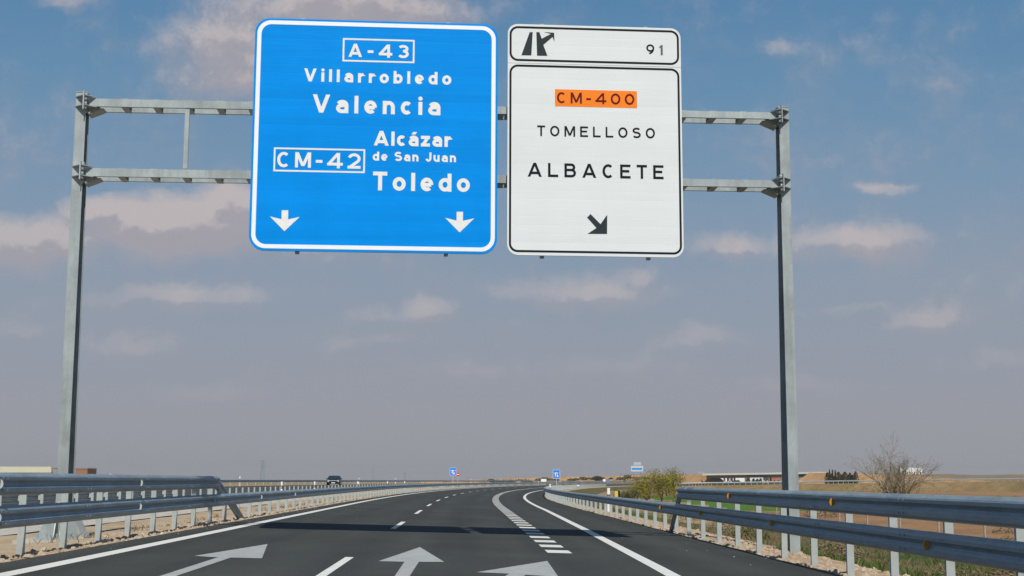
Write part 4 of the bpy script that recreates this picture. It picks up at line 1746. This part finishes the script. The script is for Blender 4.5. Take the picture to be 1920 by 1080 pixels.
def bare_shrub_tree(loc, H_, seed, label):
    rnd = random.Random(seed)
    root = empty('bare_tree', loc, 0, label, 'tree')
    mb = MB()
    tips = []
    for k in range(15):
        a = 2 * math.pi * k / 15 + rnd.uniform(-0.3, 0.3)
        tilt = rnd.uniform(0.05, 0.62)
        d = Vector((math.cos(a) * tilt, math.sin(a) * tilt, 1.0)).normalized()
        branch(mb, Vector((rnd.gauss(0, 0.38), rnd.gauss(0, 0.38), -0.1)), d, H_ * rnd.uniform(0.40, 0.56), rnd.uniform(0.07, 0.11), 0, 3, rnd, tips, 0.36, (3, 5))
    mb.build('trunk', TWIG, root)
    mb = MB()
    for a, b in tips:
        if rnd.random() < 0.6:
            for _ in range(2):
                leaf(mb, a.lerp(b, rnd.uniform(0.3, 1.1)) + Vector((rnd.gauss(0, .06), rnd.gauss(0, .06), rnd.gauss(0, .06))), 0.10, rnd)
    for _ in range(1700):   # low leafy skirt
        r = abs(rnd.gauss(0, 1.1))
        a = rnd.uniform(0, 6.28)
        leaf(mb, Vector((r * math.cos(a) * 1.6, r * math.sin(a), abs(rnd.gauss(0.9, 0.55)))), 0.13, rnd)
    mb.build('crown', OLIVEL, root)
    return root


def willow(loc, H_, Wd, seed, label, leaves=4200, trunk_h=0.5, bare=0.0, m=WILLOWL):
    rnd = random.Random(seed)
    root = empty('willow_bush', loc, 0, label, 'tree')
    mb = MB()
    tips = []
    for k in range(7):
        a = 2 * math.pi * k / 7 + rnd.uniform(-0.4, 0.4)
        tilt = rnd.uniform(0.1, 0.5) * Wd / H_ * 1.4
        d = Vector((math.cos(a) * tilt, math.sin(a) * tilt, 1.0)).normalized()
        branch(mb, Vector((rnd.gauss(0, 0.08), rnd.gauss(0, 0.08), trunk_h * 0.8)), d, (H_ - trunk_h) * rnd.uniform(0.45, 0.66), 0.05, 0, 2, rnd, tips, 0.35, (3, 5))
    mb.tube([(0, 0, -0.2), (0.03, 0, trunk_h * 0.6), (0.0, 0, trunk_h + 0.2)], [0.13, 0.10, 0.08], 8)
    mb.build('trunk', BARK, root)
    mb = MB()
    blobs = [(Vector((rnd.gauss(0, Wd * 0.24), rnd.gauss(0, Wd * 0.24), trunk_h + (H_ - trunk_h) * rnd.betavariate(2.0, 2.6))), rnd.uniform(0.14, 0.30) * Wd) for _ in range(26)]
    for _ in range(leaves):
        c_, r = rnd.choice(blobs)
        p = c_ + Vector((rnd.gauss(0, r * 0.5), rnd.gauss(0, r * 0.5), rnd.gauss(0, r * 0.5)))
        if p.z < trunk_h * 0.5 or p.z > H_:
            continue
        leaf(mb, p, 0.15, rnd)
    for a, b in tips:
        for _ in range(3):
            leaf(mb, a.lerp(b, rnd.uniform(0, 1)) + Vector((rnd.gauss(0, .05), rnd.gauss(0, .05), 0)), 0.11, rnd)
    mb.build('crown', m, root)
    return root


bt = at(1676, 900, 108)
bare_shrub_tree((bt.x, 108, -0.8), 5.1, 9, 'leafless grey many stemmed tree standing in the brown field')
for (px, Y, H_, Wd, sd, lab, th) in ((1212, 138, 2.7, 3.2, 11, 'yellow green willow bush, lowest and at the outer end of the clump', 0.2), (1240, 134, 3.2, 3.2, 12, 'yellow green willow bush in the middle of the clump with thin bare tips', 0.3),
                                     (1263, 139, 3.4, 2.4, 13, 'taller thin willow with a dark bare trunk next to the guardrail end', 1.3)):
    p_ = at(px, 900, Y)
    willow((p_.x, Y, -0.8), H_, Wd, sd, lab, 3800 if sd != 13 else 1300, th)
for (px, Y, H_, Wd, sd, lab) in ((1172, 120, 1.15, 1.6, 21, 'low dull green bush beside the yellow marker plate'), (1187, 128, 1.35, 1.8, 22, 'low olive bush in front of the yellow green willows')):
    p_ = at(px, 900, Y)
    b_ = willow((p_.x, Y, -0.8), H_, Wd, sd, lab, 900, 0.15, m=OLIVEL)
    b_.name = 'bush'
    b_['category'] = 'bush'


def cypress(loc, H_, Wd, seed, label, slim, group):
    rnd = random.Random(seed)
    root = empty('cypress_tree' if slim else 'pine_tree', loc, 0, label, 'tree', group)
    mb = MB()
    mb.tube([(0, 0, -0.3), (0, 0, H_ * 0.8)], [0.2, 0.05], 6)
    mb.build('trunk', BARK, root)
    mb = MB()
    for _ in range(420):
        z = H_ * rnd.uniform(0.08, 1.0)
        f = z / H_
        r = Wd / 2 * ((1 - f) ** 0.5 if slim else math.sin(math.pi * min(1, f * 0.9 + 0.1)) ** 0.6) * math.sqrt(rnd.random())
        a = rnd.uniform(0, 6.28)
        leaf(mb, Vector((r * math.cos(a), r * math.sin(a), z)), 0.55 if slim else 0.75, rnd)
    mb.build('crown', CYPL, root)


rnd = random.Random(5)
G = 'dark evergreens beside the overpass'
for i, (px, ytop) in enumerate(((1556, 880), (1561.5, 880.5), (1566.5, 881.5))):
    t_, g_ = at(px, ytop, 590), at(px, 904.5, 590)
    cypress((g_.x, 590, -0.8), t_.z + 0.8, 1.3, 40 + i, 'slim dark cypress rising above the evergreen clump', True, 'slim cypresses above the clump')
for i, (px, ytop) in enumerate(((1551, 886), (1558.5, 889), (1566, 892), (1572, 884.5), (1579, 890), (1584, 884.8), (1590, 891), (1593.5, 886.5), (1598, 890.5), (1604, 884))):
    t_ = at(px, ytop, 600 - i % 3 * 6)
    cypress((t_.x, t_.y, -0.8), t_.z + 0.8, rnd.uniform(1.5, 3.2), 60 + i, 'rounded dark evergreen in the clump between the overpass and the bare tree', False, G)
for i, (px, ytop, Y) in enumerate(((1413, 897.5, 930), (1420, 898, 940), (1426, 897, 935), (1403, 895.5, 930), (1372, 900, 930), (1380, 900.5, 930), (1384, 900, 935))):
    t_ = at(px, ytop, Y)
    cypress((t_.x, Y, -0.8), t_.z + 0.8, 3.2, 80 + i, 'dark round tree seen in the gap under the overpass', False, 'round trees seen under the overpass')


# scattered scrub on the bank (each one countable bush)
def scrub_master(seed, m, W_, H_, n, sz):
    rnd = random.Random(seed)
    mb = MB()
    for _ in range(n):
        a = rnd.uniform(0, 6.28)
        r = W_ / 2 * math.sqrt(rnd.random())
        z = H_ * rnd.random() * (1 - (2 * r / W_) ** 2 * 0.7)
        leaf(mb, Vector((r * math.cos(a), r * math.sin(a), z)), sz, rnd)
    return mesh_only(mb.build('shrub', m))


sm = [scrub_master(90 + i, CYPL if i < 2 else OLIVEL, 3.2, 1.7, 150, 0.7) for i in range(3)]
rnd = random.Random(8)
for k in range(44):
    px = rnd.uniform(900, 1320)
    f = rnd.uniform(0.05, 0.9)
    Y = 840 - rnd.uniform(0, 12)
    crest_y = interp(px, [(790, 901.5), (900, 899.5), (980, 896.8), (1060, 894.3), (1150, 892.6), (1240, 890.6), (1326, 889)])
    t_ = at(px, crest_y + 1.5 + f * 5, Y)
    o = bpy.data.objects.new('shrub', rnd.choice(sm))
    COL.objects.link(o)
    o.location = (t_.x, t_.y - 2.0, max(-0.8, t_.z - 0.8))
    q = rnd.uniform(0.6, 1.3)
    o.scale = (q * 1.5, q, q)
    tag(o, 'small dark shrub dotted over the bare bank of the overpass approach', 'shrub', 'shrubs on the bare bank')

fm_ = [scrub_master(120 + i, (OLIVEL, DRYL, OLIVEL)[i], 1.1, 0.55, 260, 0.11) for i in range(3)]
rnd = random.Random(77)
for k in range(46):
    Y = rnd.uniform(34, 170)
    xx = rnd.uniform(12, 40) if Y < 80 else rnd.uniform(14, 66)
    if 95 < Y < 175 and 15 < xx < 29 and rnd.random() < 0.8:
        continue
    o = bpy.data.objects.new('weed_tuft', rnd.choice(fm_))
    COL.objects.link(o)
    o.location = (xx, Y, -0.82)
    q = rnd.uniform(0.5, 1.25)
    o.scale = (q * rnd.uniform(0.9, 1.6), q, q * rnd.uniform(0.6, 1.1))
    o.rotation_euler = (0, 0, rnd.uniform(0, 6))
    tag(o, 'low ragged weed tuft dotted over the fields behind the roadside guardrail', 'weed', 'weed tufts in the fields')

fm2 = [scrub_master(140 + i, (DRYL, OLIVEL)[i], 1.5, 0.75, 700, 0.09) for i in range(2)]
for k, (s_, du, q) in enumerate(((15.5, 4.2, 0.6), (19.5, 3.0, 0.8), (22.0, 5.5, 1.0), (24.5, 3.4, 0.7), (27.5, 6.0, 0.9), (17.0, 7.5, 0.8), (31, 3.2, 0.7), (36, 4.4, 0.9), (43, 3.6, 0.9), (51, 5.0, 1.1))):
    o = bpy.data.objects.new('dry_bush', fm2[k % 3 == 2])
    COL.objects.link(o)
    u = u_edge(s_) + du
    o.location = P(s_, u, interp(du, [(0.7, -0.24), (1.5, -0.27), (2.8, -0.55), (4.5, -0.78), (6.5, -0.82)]))
    o.scale = (q * 1.2, q, q * 0.8)
    o.rotation_euler = (0, 0, k * 1.3)
    tag(o, 'brownish dry bush growing in the grass just behind the guardrail posts', 'bush', 'dry bushes on the verge')

# grass, dry scrub and stones near the road
rnd = random.Random(21)
gm, dmb, stn = MB(), MB(), MB()


def verge_z(s, u):
    return max(-0.8, interp(u - u_edge(s), [(0.0, -0.13), (0.7, -0.15), (1.5, -0.27), (2.8, -0.55), (4.5, -0.78), (6.5, -0.80)]))


def blade(mb, p, h, w, lean, rnd):
    a = rnd.uniform(0, 6.28)
    b = rnd.uniform(0, 6.28)
    X = Vector((math.cos(a), math.sin(a), 0)) * w
    L_ = Vector((math.cos(b), math.sin(b), 0)) * lean * h
    mb.add([p - X, p + X, p + X * 0.5 + L_ * 0.4 + Vector((0, 0, h * 0.6)), p + L_ + Vector((0, 0, h))], [(0, 1, 2), (0, 2, 3)])


patch = lambda s, u: math.sin(s * 0.35 + u * 0.8) + math.sin(s * 0.13 - u * 0.5 + 2) + 0.6 * math.sin(s * 1.1 + u * 1.7)
for _ in range(26000):
    s = 6 + 80 * rnd.random() ** 1.6
    u = u_edge(s) + 1.3 + 11.0 * rnd.random()
    p = P(s, u, verge_z(s, u) - 0.02)
    g_ = patch(s, u)
    if g_ > 0.1 and rnd.random() < 0.8:
        blade(gm, p, rnd.uniform(0.08, 0.24), 0.011, rnd.uniform(0.1, 0.7), rnd)
    else:
        if rnd.random() < 0.35:
            blade(dmb, p, rnd.uniform(0.06, 0.22), 0.006, rnd.uniform(0.1, 0.6), rnd)
# tufts of dry brush by the fence and verge
for _ in range(90):
    s = 8 + 75 * rnd.random() ** 1.3
    u = u_edge(s) + (rnd.uniform(8.5, 12.5) if rnd.random() < 0.6 else rnd.uniform(1.6, 6))
    p0 = P(s, u, verge_z(s, u))
    for _ in range(46):
        q = p0 + Vector((rnd.gauss(0, 0.22), rnd.gauss(0, 0.22), -0.02))
        blade(dmb, q, rnd.uniform(0.06, 0.30), 0.005, rnd.uniform(0.2, 1.0), rnd)
# median weeds
for _ in range(60):
    s = 12 + 60 * rnd.random()
    u = rnd.choice([rnd.uniform(-9.2, -8.2), rnd.uniform(-15.6, -14.0)])
    p0 = P(s, u)
    for _ in range(30):
        blade(dmb, p0 + Vector((rnd.gauss(0, 0.16), rnd.gauss(0, 0.16), -0.01)), rnd.uniform(0.04, 0.18), 0.004, rnd.uniform(0.2, 1.0), rnd)
tag(gm.build('verge_grass', GRASSL), 'short green grass growing on the roadside verge', kind='stuff')
tag(dmb.build('dry_scrub', DRYL), 'dry brown stems among the verge grass and along the field fence', kind='stuff')


def stone(mb, p, r, rnd):
    vs = []
    k = [rnd.uniform(0.6, 1.25) for _ in range(10)]
    for i, (x_, y_, z_) in enumerate(((1, 0, 0), (0.5, 0.85, 0), (-0.5, 0.85, 0), (-1, 0, 0), (-0.5, -0.85, 0), (0.5, -0.85, 0), (0.45, 0.3, 0.62), (-0.4, 0.35, 0.6), (-0.1, -0.5, 0.65))):
        vs.append(p + Vector((x_ * r * k[i], y_ * r * k[(i + 3) % 10], z_ * r * k[(i + 5) % 10] - 0.15 * r)))
    mb.add(vs, [(6, 7, 8), (0, 1, 6), (1, 2, 7), (1, 7, 6), (2, 3, 7), (3, 4, 8), (3, 8, 7), (4, 5, 8), (5, 0, 6), (5, 6, 8)])


for _ in range(5200):
    s = 7 + 85 * rnd.random() ** 1.5
    u = u_edge(s) + 0.02 + abs(rnd.gauss(0, 0.55))
    z = interp(u - u_edge(s), [(0.0, -0.125), (0.9, -0.155), (1.5, -0.26), (2.8, -0.55)])
    stone(stn, P(s, u, z), rnd.choice([0.02, 0.03, 0.035, 0.05, 0.06, 0.09]) * rnd.uniform(0.7, 1.3), rnd)
for _ in range(4200):
    s = 12 + 85 * rnd.random() ** 1.4
    u = -7.5 - abs(rnd.gauss(0, 0.75))
    stone(stn, P(s, u), rnd.choice([0.015, 0.02, 0.03, 0.03, 0.045, 0.07]) * rnd.uniform(0.7, 1.3), rnd)
for _ in range(60):   # loose chips on the asphalt
    s = 12 + 40 * rnd.random()
    u = rnd.choice([u_edge(s) - abs(rnd.gauss(0, 0.8)), -7.3 + abs(rnd.gauss(0, 0.3))])
    stone(stn, P(s, u), rnd.uniform(0.008, 0.02), rnd)
tag(stn.build('gravel', STONEM), 'pale tan stones and gravel along both edges of the asphalt', kind='stuff')

# ------------------------------------------------------------------ field fence
fn = empty('field_fence', tuple(P(10, 18, -0.8)), 0, 'thin wire fence with slim pale posts along the ploughed field', 'fence')
L = fn.location.copy()
pts = []
s = 14
FP = plain('fence_post_grey', (0.36, 0.33, 0.28), 0.8)
pm = MB()
pm.box((0, 0, 0.35), (0.05, 0.05, 1.6))
pmesh = mesh_only(pm.build('post', FP))
while s < 84:
    p = P(s, 15.6, -0.8) - L
    inst('post', pmesh, fn, tuple(p), 0)
    pts.append(p)
    s += 4.4
for z in (0.2, 0.5, 0.8, 1.05):
    mb = MB()
    mb.tube([p + Vector((0, 0, z)) for p in pts], 0.004, 3, cap=False)
    mb.build('wire', POSTM, fn)


# ------------------------------------------------------------------ the air over the plain
HZ = bpy.data.materials.new('haze_air')
HZ.use_nodes = True
ht = NT(HZ.node_tree)
for n in list(ht.n):
    ht.n.remove(n)
pv = ht.new('ShaderNodeVolumePrincipled')
pv.inputs['Color'].default_value = (0.90, 0.89, 0.90, 1)
pv.inputs['Density'].default_value = 0.00012
pv.inputs['Anisotropy'].default_value = 0.2
mo = ht.new('ShaderNodeOutputMaterial')
ht.l.new(pv.outputs[0], mo.inputs['Volume'])
mb = MB()
mb.box((0, 0, 23), (10400, 10400, 50))
hz = mb.build('haze', HZ)
tag(hz, kind='stuff')
